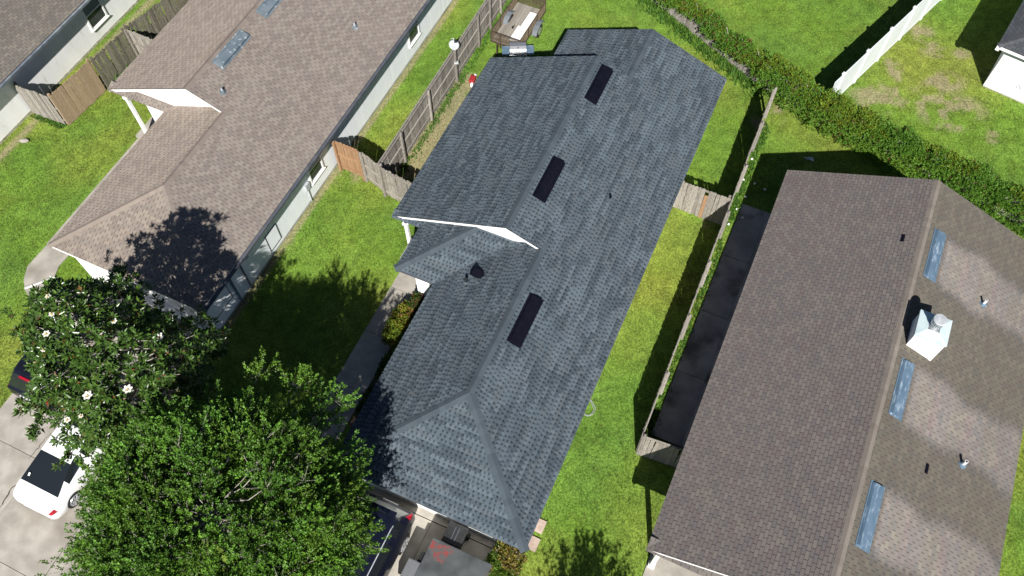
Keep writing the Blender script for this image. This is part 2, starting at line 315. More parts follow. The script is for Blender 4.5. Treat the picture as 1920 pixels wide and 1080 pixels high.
# ------------------------------------------------------------------ roofs of real shingles
def clip(poly, a, b):                                  # keep the part left of a->b
    out = []; n = len(poly)
    s = lambda p: (b[0] - a[0]) * (p[1] - a[1]) - (b[1] - a[1]) * (p[0] - a[0])
    for i in range(n):
        p, q = poly[i], poly[(i + 1) % n]; sp, sq = s(p), s(q)
        if sp >= 0: out.append(p)
        if (sp >= 0) != (sq >= 0):
            t = sp / (sp - sq); out.append((p[0] + (q[0] - p[0]) * t, p[1] + (q[1] - p[1]) * t))
    return out
def clip_convex(poly, hull):
    for i in range(len(hull)):
        poly = clip(poly, hull[i], hull[(i + 1) % len(hull)])
        if len(poly) < 3: return []
    return poly
class Roof:
    def __init__(s, house, f, deck_mat, tab_mat, style, palette, z0=0):
        s.house, s.f, s.deck_mat, s.tab_mat, s.style, s.pal = house, f, deck_mat, tab_mat, style, palette
        s.deck = MB(); s.tabs = []; s.caps = []; s.field = MB(); s.W = fmat(f)
    def slope(s, pts, colourf=None, style=None, sag=0):
        P = [Vector(p) for p in pts]; n = (P[1] - P[0]).cross(P[2] - P[0]).normalized()
        if n.z < 0: n = -n; P = P[::-1]
        e = Vector((0, 0, 1)).cross(n).normalized(); g = n.cross(e)
        if g.z < 0: e, g = -e, -g
        bmin = min(p.dot(g) for p in P); ab = [(p.dot(e), p.dot(g)) for p in P]
        ab = ccw(ab); d0 = P[0].dot(n)
        top = [e * a + g * b + n * d0 for a, b in ab]
        s.deck.face(top); s.deck.face([p - n * .03 for p in reversed(top)])
        for i in range(len(top)):
            j = (i + 1) % len(top); s.deck.face([top[i] - n * .03, top[j] - n * .03, top[j], top[i]])
        B = getattr(s, 'b0', {}).get(tuple(round(x, 2) for x in n), bmin)
        if not hasattr(s, 'b0'): s.b0 = {}
        s.b0.setdefault(tuple(round(x, 2) for x in n), B)
        amin, amax = min(a for a, b in ab), max(a for a, b in ab); bmax = max(b for a, b in ab)
        st = style or s.style; EX = .118 if st == '3tab' else .128
        k0 = int(math.floor((bmin - B) / EX)); row = k0
        R = random.Random(hash((round(n.x, 1), round(n.y, 1))) & 0xffff)
        while B + row * EX < bmax:
            b0 = B + row * EX; b1 = b0 + EX
            a = math.floor(amin) - 1 + (.122 if row % 2 else 0) * (st == '3tab') + R.uniform(-.02, .02)
            run = 0; ci = 0
            if st == 'arch': a += (-.032 * row) % .151 + R.uniform(-.012, .012)
            while a < amax:
                if st == '3tab': w, gap = .238, .019
                else: w, gap = R.uniform(.062, .125), R.uniform(.048, .084)
                if st == '3tab' or run <= 0: ci = R.randrange(len(s.pal)); run = R.randint(1, 5)
                run -= 1; c = s.pal[ci]; m = 1.0
                vary = None
                if colourf:
                    m = colourf(e * (a + w / 2) + g * (b0 + EX / 2) + n * d0)
                    if colourf.__name__ == 'streak':
                        m2 = [colourf(e * x + g * y + n * d0) for x, y in ((a, b0), (a + w, b0), (a + w, b1), (a, b1))]
                        if max(x[0] for x in m2) - min(x[0] for x in m2) > .02: vary = [tuple(x * y for x, y in zip(c, q)) for q in m2]
                        else: m = tuple(round(x, 1) for x in m)
                c = tuple(x * m for x in c) if not isinstance(m, tuple) else tuple(x * y for x, y in zip(c, m))
                s._tab(ab, e, g, n, d0, a, a + w, b0, b1, c, st, vary)
                if st == 'arch':
                    kd = R.uniform(.32, .5); cc = tuple(x * kd for x in c); c2_ = tuple(x * .86 for x in c)
                    h0 = .004
                    for bb0, bb1, q in ((b0 + EX * .52, b1, cc), (b0, b0 + EX * .52, c2_)):
                        pl = clip_convex([(a + w, bb0), (a + w + gap, bb0), (a + w + gap, bb1), (a + w, bb1)], ab)
                        if pl: s.field.face([e * x + g * y + n * (d0 + h0) for x, y in pl], q)
                a += w + gap
            row += 1
    def _tab(s, ab, e, g, n, d0, a0, a1, b0, b1, c, st, vary=None):
        quad = [(a0, b0), (a1, b0), (a1, b1), (a0, b1)]; pl = clip_convex(quad, ab)
        if not pl: return
        t0, t1 = (.014, .004) if st == '3tab' else (.017, .006)
        full = len(pl) == 4 and all(abs(p[0] - q[0]) + abs(p[1] - q[1]) < 1e-6 for p, q in zip(sorted(pl), sorted(quad)))
        if full and vary: s._geo(s.field, quad, e, g, n, d0, b0, b1, c, t0, t1, vary); return
        if full: s.tabs.append((e, g, n, d0, a0, a1, b0, b1, c, t0, t1)); return
        s._geo(s.field, [(x, y) for x, y in pl], e, g, n, d0, b0, b1, c, t0, t1)
    def _geo(s, mb, pl, e, g, n, d0, b0, b1, c, t0, t1, vary=None):
        hh = lambda y: t0 + (t1 - t0) * (y - b0) / (b1 - b0)
        T = [e * x + g * y + n * (d0 + hh(y)) for x, y in pl]; Bt = [e * x + g * y + n * (d0 + .001) for x, y in pl]
        st3 = t0 < .016; mb.face(T, vary or c); k = len(pl)
        dc = tuple(x * (.5 if st3 else .8) for x in c)
        for i in range(k):
            j = (i + 1) % k
            if abs(pl[i][1] - b1) < 1e-6 and abs(pl[j][1] - b1) < 1e-6: continue
            mb.face([Bt[i], Bt[j], T[j], T[i]], dc)
    def cap_line(s, p0, p1, n1, n2, c, half=.15, pitch=.2, dark=.85):
        p0, p1 = Vector(p0), Vector(p1); d = p1 - p0; L = d.length; d.normalize(); k = int(L / pitch)
        s1 = n1.cross(d).normalized(); s2 = n2.cross(d).normalized()
        if s1.z > 0: s1 = -s1
        if s2.z > 0: s2 = -s2
        for i in range(k + 1):
            a = p0 + d * (i * pitch); b = p0 + d * min((i + 1) * pitch + .03, L)
            m = random.uniform(dark, 1.08); cc = tuple(x * m for x in c); mb = MB()
            h0, h1 = (.030, .014) if s.style == 'arch' else (.018, .009)                       # lapped like scales
            A = [a + s1 * half + n1 * h0, a + (n1 + n2) * .5 * (h0 + .008), a + s2 * half + n2 * h0]
            Bp = [b + s1 * half + n1 * h1, b + (n1 + n2) * .5 * (h1 + .006), b + s2 * half + n2 * h1]
            lo = [a + s1 * half, a - (n1 + n2) * .01, a + s2 * half]; lob = [b + s1 * half, b, b + s2 * half]
            mb.face([A[0], A[1], Bp[1], Bp[0]], cc); mb.face([A[1], A[2], Bp[2], Bp[1]], cc)
            mb.face([lo[0], lo[1], A[1], A[0]], cc); mb.face([lo[1], lo[2], A[2], A[1]], cc)
            mb.face([lo[0], A[0], Bp[0], lob[0]], cc); mb.face([A[2], lo[2], lob[2], Bp[2]], cc)
            s.caps.append(mb)
    def finish(s, n_ind=300):
        roof = s.deck.build('roof', s.deck_mat, s.house)
        def score(t):
            e, g, n, d0, a0, a1, b0, b1 = t[:8]; p = s.W @ (e * (a0 + a1) * .5 + g * (b0 + b1) * .5 + n * d0)
            q = CAM_R.transposed() @ (p - Vector((0, 0, H))); u = F * q.x / -q.z; v = -F * q.y / -q.z
            if abs(u) > 930 or abs(v) > 520: return 1e6
            wn = (s.W.to_3x3() @ n).dot((Vector((0, 0, H)) - p).normalized())
            return (p - Vector((0, 0, H))).length / max(wn, .1) / math.sqrt(a1 - a0)
        s.tabs.sort(key=score); cache = {}
        for t in s.tabs[:n_ind]:
            e, g, n, d0, a0, a1, b0, b1, c, t0, t1 = t
            key = (round(a1 - a0, 2), tuple(round(x, 3) for x in c))
            if key not in cache:
                mb = MB(); s._geo(mb, [(0, 0), (a1 - a0, 0), (a1 - a0, b1 - b0), (0, b1 - b0)], Vector((1, 0, 0)), Vector((0, 1, 0)), Vector((0, 0, 1)), 0, 0, b1 - b0, c, t0, t1)
                cache[key] = mb.mesh('shingle', s.tab_mat)
            M = Matrix((e, g, n)).transposed().to_4x4(); M.translation = e * a0 + g * b0 + n * d0
            link('shingle', cache[key], roof, M=M)
        for t in s.tabs[n_ind:]:
            e, g, n, d0, a0, a1, b0, b1, c, t0, t1 = t
            s._geo(s.field, [(a0, b0), (a1, b0), (a1, b1), (a0, b1)], e, g, n, d0, b0, b1, c, t0, t1)
        s.field.build('shingle_field', s.tab_mat, roof, kind='stuff')
        for mb in s.caps[:280]: mb.build('ridge_cap', s.tab_mat, roof)
        return roof
def nrm(*p):
    a, b, c = [Vector(q) for q in p]; n = (b - a).cross(c - a).normalized(); return n if n.z > 0 else -n
def vent(house, nrml, p0, p1, down, m, width=.40, hgt=.11, label=None):      # hooded off-ridge vent, low upslope edge, open downslope lip
    p0, p1 = Vector(p0), Vector(p1); d = (p1 - p0).normalized(); n = nrml; g = n.cross(d)
    if g.dot(down) < 0: g = -g
    mb = MB(); fl = MB(); rise = .02
    A = [p0 + n * rise, p1 + n * rise]; prof = [(0, .012), (.05, .07), (width * .55, hgt), (width - .04, hgt + .012), (width, hgt - .01), (width, .055)]
    i0 = len(mb.v)
    rows = [[q + g * y + n * z for y, z in prof] for q in A]
    for k in range(len(prof) - 1): mb.face([rows[0][k], rows[1][k], rows[1][k + 1], rows[0][k + 1]])
    for q, sg in zip(A, (1, -1)):
        mb.face([q + g * y + n * z for y, z in (prof + [(width - .03, .0), (0, 0)])][::sg])
    mb.face([rows[0][-1], rows[1][-1], A[1] + g * (width - .05), A[0] + g * (width - .05)])
    o = mb.build('ridge_vent', m, house, label=label, bevel=.006)
    q = p0 - d * .06 - g * .05; r = p1 + d * .06 - g * .05; w2 = width + .13
    for a_, b_ in ((.022, .026),): fl.face([q + n * a_, r + n * a_, r + g * w2 + n * a_, q + g * w2 + n * a_])
    fl.build('flashing', m, o); return o
def pipe(house, p, r, h, m, mf, label=None, n=None, cap=True):
    p = Vector(p); mb = MB().tube(p - Vector((0, 0, .1)), p + Vector((0, 0, h)), r, 12)
    o = mb.build('vent_pipe', m, house, label=label, smooth=False)
    if cap: MB().tube(p + Vector((0, 0, h - .004)), p + Vector((0, 0, h + .004)), r * .7, 10).build('pipe_mouth', m_black, o)
    f_ = MB(); n = n or Vector((0, 0, 1)); e = n.orthogonal().normalized(); g = n.cross(e)
    f_.face([p + n * .02 + e * (sx * .11) + g * (sy * .11) for sx, sy in ((-1, -1), (1, -1), (1, 1), (-1, 1))]); f_.tube(p + n * .02, p + n * .12, r * 2.2, 10, r * 1.15)
    f_.build('flashing', mf, o); return o
def window(house, M, w, h, split=True, blind=False, pane_m=None):
    """M: frame with x along the wall, y outwards, z up; origin bottom left"""
    fr = MB(); t = .075
    fr.box(0, w, 0, .05, 0, t, M); fr.box(0, w, 0, .05, h - t, h, M); fr.box(0, t, 0, .052, t, h - t, M); fr.box(w - t, w, 0, .052, t, h - t, M)
    o = fr.build('window', m_white, house)
    a = MB(); hh = h / 2
    a.box(t, w - t, .0, .035, hh - .025, hh + .025, M); a.build('sash_rail', m_white, o)
    MB().box(t, w - t, .005, .012, t, hh - .025, M).build('pane', m_glass, o)
    MB().box(t, w - t, .005, .016, hh + .025, h - t, M).build('pane', pane_m or m_glassl, o)
    MB().box(-.04, w + .04, 0, .09, -.04, -.002, M).build('sill', m_white, o)
    return o
def wall_box(house, u0, u1, w0, w1, z0, z1, m, name='wall'): return MB().box(u0, u1, w0, w1, z0, z1).build(name, m, house)

# ------------------------------------------------------------------ the dark slate house
def pl(z0, s, w0, sign):                                # plane helper: z as a function of w
    return lambda u, w: (u, w, z0 + s * sign * (w - w0))
PAL_M = [(0.0744, 0.0946, 0.1143), (0.0846, 0.1065, 0.1278), (0.0642, 0.0819, 0.0999), (0.0939, 0.1174, 0.1386), (0.0521, 0.0673, 0.0819), (0.0763, 0.0965, 0.1143), (0.0595, 0.0755, 0.0909), (0.0818, 0.0983, 0.1134)]
hm, W1, W2, sM, Lb, ug, ub, ua, wl, wb, wf = 2.6017, 3.33658, 4.65431, .409679, 20.35603, 9.02137, 17.60319, 3.3871, 9.2049, 6.8898, 6.54792
MH = thing('slate_house', 'single-storey house with dark blue-grey shingle roof in the middle of the photo', 'house', fmat(FM))
z1, z2 = hm + sM * W1, hm + sM * W2
RM = Roof(MH, FM, m_darkM, m_roofM, 'arch', PAL_M)
P = pl(hm, sM, 0, 1)
RM.slope([P(0, 0), P(Lb, 0), P(Lb, W1), P(ua, W1)])
RM.slope([P(ug, W1), P(ub, W1), P(ub, W2), P(ug, W2)])
RM.slope([(0, 0, hm), (ua, W1, z1), (0, wf, hm)])
gw = 9.27
Pf = pl(hm, (z1 - hm) / (wf - W1), wf, -1); RM.slope([Pf(0, wf), Pf(ua, W1), Pf(gw, W1), Pf(gw, wf)])
Pb = pl(hm, (z1 - hm) / (wb - W1), wb, -1); RM.slope([Pb(ub - .5, wb), Pb(ub - .5, W1), Pb(Lb, W1), Pb(Lb, wb)])
Pm = pl(hm, (z2 - hm) / (wl - W2), wl, -1); RM.slope([Pm(ug, wl), Pm(ug, W2), Pm(ub, W2), Pm(ub, wl)])
pe, pu = 8.06, 7.06
RM.slope([(pu, pe, hm + .004), (gw, pe - (gw - pu), hm + sM * (gw - pu) + .004), (gw, pe, hm + .004)])
zt = hm + sM * (gw - pu) + .004
RM.slope([(pu, pe, hm + .004), (gw, pe - (gw - pu), zt), (gw, 4.35, zt), (pu, 6.5, hm + .004)])
RM.slope([(8.95, 9.2, hm - .02), (8.95, 7.9, hm - .02), (gw, 7.9, hm + .12), (gw, 9.2, hm + .12)])
nR, nLm = nrm(P(0, 0), P(1, 0), P(0, 1)), nrm(Pm(0, 0), Pm(1, 0), Pm(0, 1)); nLf = nrm(Pf(0, 0), Pf(1, 0), Pf(0, 1)); nF = nrm((0, 0, hm), (ua, W1, z1), (0, wf, hm))
cM = (.061, .077, .092)
RM.cap_line((ug, W2, z2), (ub, W2, z2), nR, nLm, cM, .15, .2)
RM.cap_line((ua, W1, z1), (ug + .3, W1, z1), nR, nLf, cM, .15, .2)
RM.cap_line((ub - .3, W1, z1), (Lb, W1, z1), nR, nLf, cM, .15, .2)
RM.cap_line((0, 0, hm), (ua, W1, z1), nR, nF, cM, .15, .2)
RM.cap_line((0, wf, hm), (ua, W1, z1), nLf, nF, cM, .15, .2)
RM.cap_line((pu, pe, hm), (gw, pe - (gw - pu), zt), nLf, nF, cM, .16, .2)
RM.finish()
mb = MB()
mb.face([(9.25, 9.1, 2.5), (9.25, 9.1, hm + .0), (9.25, W2, z2 - .06), (9.25, 3.0, hm + sM * 3.0 - .06), (9.25, 3.0, 2.5)])
mb.face([(9.27, 9.1, 2.5), (9.27, 3.0, 2.5), (9.27, 3.0, hm + sM * 3.0 - .06), (9.27, W2, z2 - .06), (9.27, 9.1, hm)])
mb.build('gable_panel', m_white, MH)
def rake(house, pts, u0, u1, h=.15, name='rake_board', m=None):
    mb = MB()
    for (wa, za), (wb_, zb) in zip(pts, pts[1:]):
        v = [(u, w, z - o) for u in (u0, u1) for w, z, o in ((wa, za, .035), (wb_, zb, .035), (wb_, zb, .035 + h), (wa, za, .035 + h))]
        mb.face([v[0], v[3], v[2], v[1]]); mb.face([v[4], v[5], v[6], v[7]]); mb.face([v[3], v[7], v[6], v[2]]); mb.face([v[0], v[1], v[5], v[4]])
    return mb.build(name, m or m_white, house)
rake(MH, [(wl, hm), (W2, z2), (W1 + .02, z1)], ug + .015, ug + .05, .13)
rake(MH, [(wl, hm), (W2, z2), (W1 + .02, z1)], ub - .05, ub - .015, .13)
rake(MH, [(wb, hm), (W1, z1), (0, hm)], Lb - .05, Lb - .015, .13)
for a in ((.45, 9.24, .4, 6.1, 0, 2.5), (9.28, 17.2, .4, 7.7, 0, 2.5), (17.24, Lb - .4, .4, 6.4, 0, 2.5)): wall_box(MH, *a, m_white)
g_ = MB(); g_.prism([(0, 0), (6.0, 0), (W1 - .4, z1 - 2.7)], 0, .02, Matrix(((0, 0, 1, Lb - .42), (1, 0, 0, .4), (0, 1, 0, 2.5), (0, 0, 0, 1)))); g_.build('gable_panel', m_white, MH)
g_ = MB(); g_.prism([(0, 0), (8.3, 0), (W2 - .4, z2 - 2.7)], 0, .02, Matrix(((0, 0, 1, ub - .42), (1, 0, 0, .4), (0, 1, 0, 2.5), (0, 0, 0, 1)))); g_.build('gable_panel', m_white, MH)
wall_box(MH, 7.38, 7.5, 6.12, 7.5, 0, 2.54, m_white)
wall_box(MH, 7.52, 9.24, 7.38, 7.5, 0, 2.54, m_white)
window(MH, Matrix(((0, -1, 0, 7.375), (-1, 0, 0, 7.0), (0, 0, 1, .7), (0, 0, 0, 1))), .78, 1.5, pane_m=m_glassl)
MB().box(8.94, 9.06, 8.58, 8.71, 0, 2.52).box(8.9, 9.1, 8.54, 8.75, 0, .12).box(8.9, 9.1, 8.54, 8.75, 2.4, 2.52).build('porch_post', m_white, MH, bevel=.008)
MB().box(8.8, 9.6, 7.6, 9.1, -.02, .08).box(9.5, 16.8, 7.75, 8.9, -.02, .08).build('porch_floor', m_concd, MH)
def fascia(house, a, b, m, z, h=.16, t=.03, name='fascia'):
    a, b = Vector(a), Vector(b); d = (b - a).normalized(); n_ = Vector((d.y, -d.x)); mb = MB()
    mb.prism(ccw([tuple(a), tuple(b), tuple(b - n_ * t), tuple(a - n_ * t)]), z - h, z - .034); return mb.build(name, m, house)
for a, b in (((.02, .02), (Lb - .02, .02)), ((.02, wf - .02), (.02, .02)), ((pu - .05, wf - .02), (.03, wf - .02)), ((pu + .02, pe - .02), (pu + .02, wf)), ((8.94, pe - .02), (pu + .05, pe - .02)), ((ub - .03, wl - .02), (ug + .06, wl - .02)), ((Lb - .02, wb - .02), (ub, wb - .02))):
    fascia(MH, a, b, m_gutter, hm)
dn = Vector((0, -1, -.4))
vent(MH, nR, P(15.56, 4.36), P(17.32, 4.36), dn, m_vent); vent(MH, nR, P(10.72, 4.36), P(12.5, 4.36), dn, m_vent); vent(MH, nR, P(5.56, 3.02), P(7.36, 3.02), dn, m_vent)
nPf = nF
# gooseneck kitchen vent and pipes
kx, kw = 7.66, 5.16; kz = Pf(kx, kw)[2]
gv = MB(); Mk = Matrix.Translation((kx, kw, kz)) @ Matrix.Rotation(math.atan2(1, 0), 4, 'Z') @ Matrix.Rotation(-.40, 4, 'Y')
prof = [(-.24, -.13), (.16, -.13), (.24, -.08), (.27, 0), (.24, .08), (.16, .13), (-.24, .13)]
gv.prism([(-x * .95, y) for x, y in prof][::-1], .02, .05, Mk); gv.prism([(-x * .85, y * .9) for x, y in prof][::-1], .05, .27, Mk)
gv.build('box_vent', m_vent, MH, bevel=.02, label='black hooded vent on the front slope')
m_fl = mat('slate_painted_flashing', (.05, .065, .08), (.06, .078, .095), scale=5, rough=.8); pipe(MH, Pf(7.28, 5.36), .05, .28, m_black, m_fl, n=nLf); pipe(MH, P(12.27, 2.05), .035, .26, m_vent, m_fl, n=nR, cap=False)

# ------------------------------------------------------------------ the taupe house on the left
PAL_L = [(.186, .160, .142), (.206, .179, .160), (.170, .146, .132), (.210, .182, .161), (.165, .142, .129), (.190, .160, .144), (.180, .157, .143), (.212, .187, .163)]
hl, l1, l2, lug, ls, lua, lwl = 2.5672, 3.2719, 4.75335, 6.90815, .428685, 3.23345, 9.34814; LE = 26.5
LH = thing('taupe_house', 'single-storey white-walled house with taupe shingle roof and dappled tree shadow, left', 'house', fmat(FL))
RL = Roof(LH, FL, m_dark, m_roofL, '3tab', PAL_L); y1, y2 = hl + ls * l1, hl + ls * l2
reflect_tint = lambda p: (1.40, 1.36, 1.29)  # left slopes painted lighter to imitate how they reflect the sun
P = pl(hl, ls, 0, 1)
RL.slope([P(0, 0), P(LE, 0), P(LE, l1), P(lua, l1)]); RL.slope([P(lug, l1), P(LE, l1), P(LE, l2), P(lug, l2)])
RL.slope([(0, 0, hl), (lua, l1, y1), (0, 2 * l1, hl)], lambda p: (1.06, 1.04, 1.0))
Pf = pl(hl, ls, 2 * l1, -1); gl = 7.25
RL.slope([Pf(0, 2 * l1), Pf(lua, l1), Pf(gl, l1), Pf(gl, 2 * l1)], reflect_tint)
Pm = pl(hl, (y2 - hl) / (lwl - l2), lwl, -1); RL.slope([Pm(lug, lwl), Pm(lug, l2), Pm(LE, l2), Pm(LE, lwl)], reflect_tint)
RL.slope([(6.86, lwl - .02, hl - .02), (6.86, 6.2, hl - .02), (gl, 6.2, hl + .15), (gl, lwl - .02, hl + .15)])
nR, nLf, nF = nrm(P(0, 0), P(1, 0), P(0, 1)), nrm(Pf(0, 0), Pf(1, 0), Pf(0, 1)), nrm((0, 0, hl), (lua, l1, y1), (0, 2 * l1, hl))
cL = (.18, .152, .134)
RL.cap_line((lug, l2, y2), (LE, l2, y2), nR, nLf, cL, .15, .2); RL.cap_line((lua, l1, y1), (lug + .3, l1, y1), nR, nLf, cL, .15, .2)
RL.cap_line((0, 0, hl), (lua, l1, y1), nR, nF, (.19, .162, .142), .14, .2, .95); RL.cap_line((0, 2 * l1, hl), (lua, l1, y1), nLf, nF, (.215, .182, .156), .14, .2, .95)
RL.finish()
mb = MB()
mb.prism([(0, 0), (9.25 - 2.9, 0), (9.25 - 2.9, y1 - .2 - 2.5), (9.25 - l2, y2 - .06 - 2.5), (0, hl - 2.5)][::1], 0, .05, Matrix(((0, 0, 1, 7.2), (-1, 0, 0, 9.25), (0, 1, 0, 2.5), (0, 0, 0, 1)))); mb.build('gable_panel', m_white, LH)
rake(LH, [(lwl, hl), (l2, y2), (l1 + .02, y1)], lug + .015, lug + .05, .14)
# right-hand wall in jointed siding panels
u = .42; k = 0
while u < 26:
    e_ = min(u + 1.22, 26); MB().box(u + .006, e_ - .006, .405, .53, .14, hl - .08).build('wall_panel', m_siding, LH); u = e_
wall_box(LH, .44, 26, .42, .52, -.02, .137, m_concd, 'foundation'); wall_box(LH, .42, 26, .535, .6, .0, hl - .05, m_concd, 'wall')
wall_box(LH, .26, .36, .6, 6.1, 0, hl - .1, m_white); wall_box(LH, 7.3, 7.42, 6.1, 8.1, 0, 2.5, m_white); wall_box(LH, .37, 7.28, 6.0, 6.1, 0, 2.45, m_white); wall_box(LH, 7.45, 26, 8.0, 8.1, 0, 2.5, m_white)
gd = MB().box(.215, .255, 1.0, 5.4, .04, 2.2); gdo = gd.build('garage_door', m_trim, LH)
for k in range(4): MB().box(.19, .212, 1.02, 5.38, .07 + k * .54, .58 + k * .54).build('door_panel', m_white, gdo)
MB().box(.22, .41, .36, .5, 0, hl - .1).build('corner_board', m_white, LH)
MB().box(-.0, .4, .02, .42, hl - .2, hl - .04).build('eave_box', m_trim, LH)
MB().box(6.86, 6.99, 8.42, 8.56, .1, 2.5).box(6.8, 7.05, 8.36, 8.62, .02, .16).box(6.82, 7.03, 8.38, 8.6, 2.4, 2.52).build('porch_post', m_white, LH, bevel=.008)
MB().box(8.2, 8.33, 8.42, 8.56, .1, 2.5).build('porch_post', m_white, LH)
MB().box(6.7, 9.8, 7.7, 9.0, -.02, .1).build('porch_floor', m_conc, LH)
for a, b in (((.02, 2 * l1 - .02), (.02, .02)), ((6.84, 2 * l1 - .02), (.03, 2 * l1 - .02)), ((LE, lwl - .02), (lug + .06, lwl - .02))): fascia(LH, a, b, m_white, hl, .2)
g_ = MB(); g_.prism([(0, -.015), (0, .10), (-.11, .10), (-.10, -.015)], .02, LE, Matrix(((0, 0, 1, 0), (1, 0, 0, -.0), (0, 1, 0, hl - .135), (0, 0, 0, 1)))); g_.build('gutter', m_gutter, LH)
def wallM(u, z, w=.40): return Matrix(((1, 0, 0, u), (0, -1, 0, w), (0, 0, 1, z), (0, 0, 0, 1)))
window(LH, wallM(15.45, .85), .95, 1.35); window(LH, wallM(7.15, .85), .95, 1.35)
mt = MB().box(0, .24, 0, .1, 0, .34, wallM(6.75, .9)).build('meter_box', m_pipe, LH); MB().tube((6.87, .37, .9), (6.87, .37, .1), .02, 6).build('conduit', m_pipe, mt)
# things on the shaded end of that wall
MB().box(0, .09, 0, .07, .05, 2.35, wallM(1.75, 0)).build('downspout', m_ventR, LH)
MB().tube((2.45, .34, .0), (2.45, .34, 2.1), .035, 8).build('conduit', m_gutter, LH)
hp = MB(); hp.box(0, .04, 0, .02, 0, 1.0, wallM(4.0, .35)); hp.box(.7, .74, 0, .02, 0, 1.0, wallM(4.0, .35)); hp.box(.04, .7, 0, .02, 0, .04, wallM(4.0, .35)); hp.box(.04, .7, 0, .02, .96, 1.0, wallM(4.0, .35)); ho = hp.build('access_hatch', m_gutter, LH)
MB().box(.04, .7, .0, .012, .04, .96, wallM(4.0, .35)).build('hatch_panel', m_siding, ho)
hp = MB(); hp.box(.0, 1.0, 0, .015, .0, .03, wallM(.55, .75)); hp.box(1.0, 1.03, 0, .015, 0, 1.65, wallM(.55, .75)); hp.build('panel_trim', m_gutter, LH)
MB().lathe([(.07, -.02), (.09, .0), (.07, .05)], 12, wallM(2.9, 1.6) @ Matrix.Rotation(-math.pi / 2, 4, 'X')).build('wall_light', m_pipe, LH)
dn = Vector((0, -1, -.4))
vent(LH, nR, P(8.5, 4.62), P(10.3, 4.62), dn, m_ventL); vent(LH, nR, P(11.5, 4.62), P(13.3, 4.62), dn, m_ventL)
pipe(LH, P(7.62, 3.72), .04, .24, m_pipe, m_ventL, n=nR); pipe(LH, P(13.45, 1.55), .04, .26, m_pipe, m_ventL, n=nR)

# ------------------------------------------------------------------ the brown house on the right
PAL_R = [(.120, .108, .101), (.130, .117, .108), (.113, .102, .097), (.126, .115, .107), (.138, .123, .113), (.117, .101, .096), (.108, .101, .099), (.121, .109, .103)]
hr, rW, rL, rs = 2.6, 4.73864, 15.31175, .414146
RH = thing('brown_house', 'single-storey house with wide grey-brown gable roof and white chimney, right', 'house', fmat(FR))
RR = Roof(RH, FR, m_dark, m_roofL, '3tab', PAL_R); zr = hr + rs * rW
def Pl(u, w): return (u, w, hr - rs * w)
def Pr(u, w): return (u, w, hr + rs * (w + 2 * rW))
RR.slope([Pl(0, 0), Pl(rL, 0), Pl(rL, -rW), Pl(0, -rW)], lambda p: (1.08, 1.06, 1.06))  # left slope tinted lighter than the right, imitating its reflected light
def streak(p):                                         # metal vents keep the shingles below them clean
    q = 0
    for a, b in ((11.35, 13.3), (6.18, 8.1), (1.98, 3.92)):
        t = -5.5 - p.y; wob = .12 * math.sin(t * 2.1 + a) + .06 * math.sin(t * 5 + b)
        if t > 0:
            k = min(1, max(0, (min(p.x - a, b - p.x) + wob + .12) / .32)); k = k * k * (3 - 2 * k); q = max(q, k * min(1, t / .15) * max(.5, 1 - t / 9))
    return (.86 + .78 * q, .87 + .75 * q, .83 + .74 * q)
RR.slope([Pr(0, -rW), Pr(rL, -rW), Pr(rL, -2 * rW), Pr(0, -2 * rW)], streak)
RR.slope([(-.05, -.0, hr - .03), (.36, 0, hr + .13), (.36, -2 * rW, hr + .13), (-.05, -2 * rW, hr - .03)])
nl, nr_ = nrm(Pl(0, 0), Pl(1, 0), Pl(0, 1)), nrm(Pr(0, 0), Pr(1, 0), Pr(0, 1))
RR.cap_line((0, -rW, zr), (rL, -rW, zr), nl, nr_, (.175, .153, .134), .12, .2, .9)
RR.finish()
for u_ in (.38, rL - .45):
    mb = MB(); mb.prism([(-.3, 0), (-2 * rW + .3, 0), (-rW, zr - 2.55)][::-1], 0, .05, Matrix(((0, 0, 1, u_), (1, 0, 0, 0), (0, 1, 0, 2.5), (0, 0, 0, 1)))); mb.build('gable_panel', m_white, RH)
rake(RH, [(0, hr), (-rW, zr), (-2 * rW, hr)], .01, .05, .14); rake(RH, [(0, hr), (-rW, zr), (-2 * rW, hr)], rL - .05, rL - .01, .14)
fascia(RH, (rL - .02, -.02), (.02, -.02), m_trim, hr); fascia(RH, (.02, -2 * rW + .02), (rL - .02, -2 * rW + .02), m_trim, hr)
wall_box(RH, 2.6, rL - .47, -2 * rW + .4, -.4, 0, 2.5, m_white)
MB().box(.2, .34, -.5, -.36, .05, 2.5).box(.16, .38, -.54, -.32, .03, .16).box(.16, .38, -.54, -.32, 2.36, 2.5).build('porch_post', m_white, RH, bevel=.008)
MB().box(.2, .34, -3.3, -3.16, .05, 2.5).build('porch_post', m_white, RH)
dn = Vector((0, -1, -.4))
for a, b in ((11.4, 13.3), (6.2, 8.08), (2.0, 3.9)): vent(RH, nr_, Pr(a, -5.08), Pr(b, -5.08), dn, m_ventR, .36, .09)
pipe(RH, Pr(11.75, -7.28), .045, .30, m_pipew, m_ventR, n=nr_); pipe(RH, Pr(6.02, -7.68), .05, .32, m_pipew, m_ventR, n=nr_)
for u_, w_, Pn, n_ in ((12.6, -4.18, Pl, nl), (5.24, -6.6, Pr, nr_)):
    M_ = Matrix.Translation(Vector(Pn(u_, w_)) + n_ * .022); e_ = Vector((1, 0, 0)); g__ = n_.cross(e_); q = Vector(Pn(u_, w_)) + n_ * .022
    mb = MB(); mb.face([q + e_ * a + g__ * b for a, b in ((-.16, -.055), (.16, -.055), (.16, .055), (-.16, .055))]); mb.build('dark_patch', m_vent, RH, label='dark replacement tab on the brown roof')
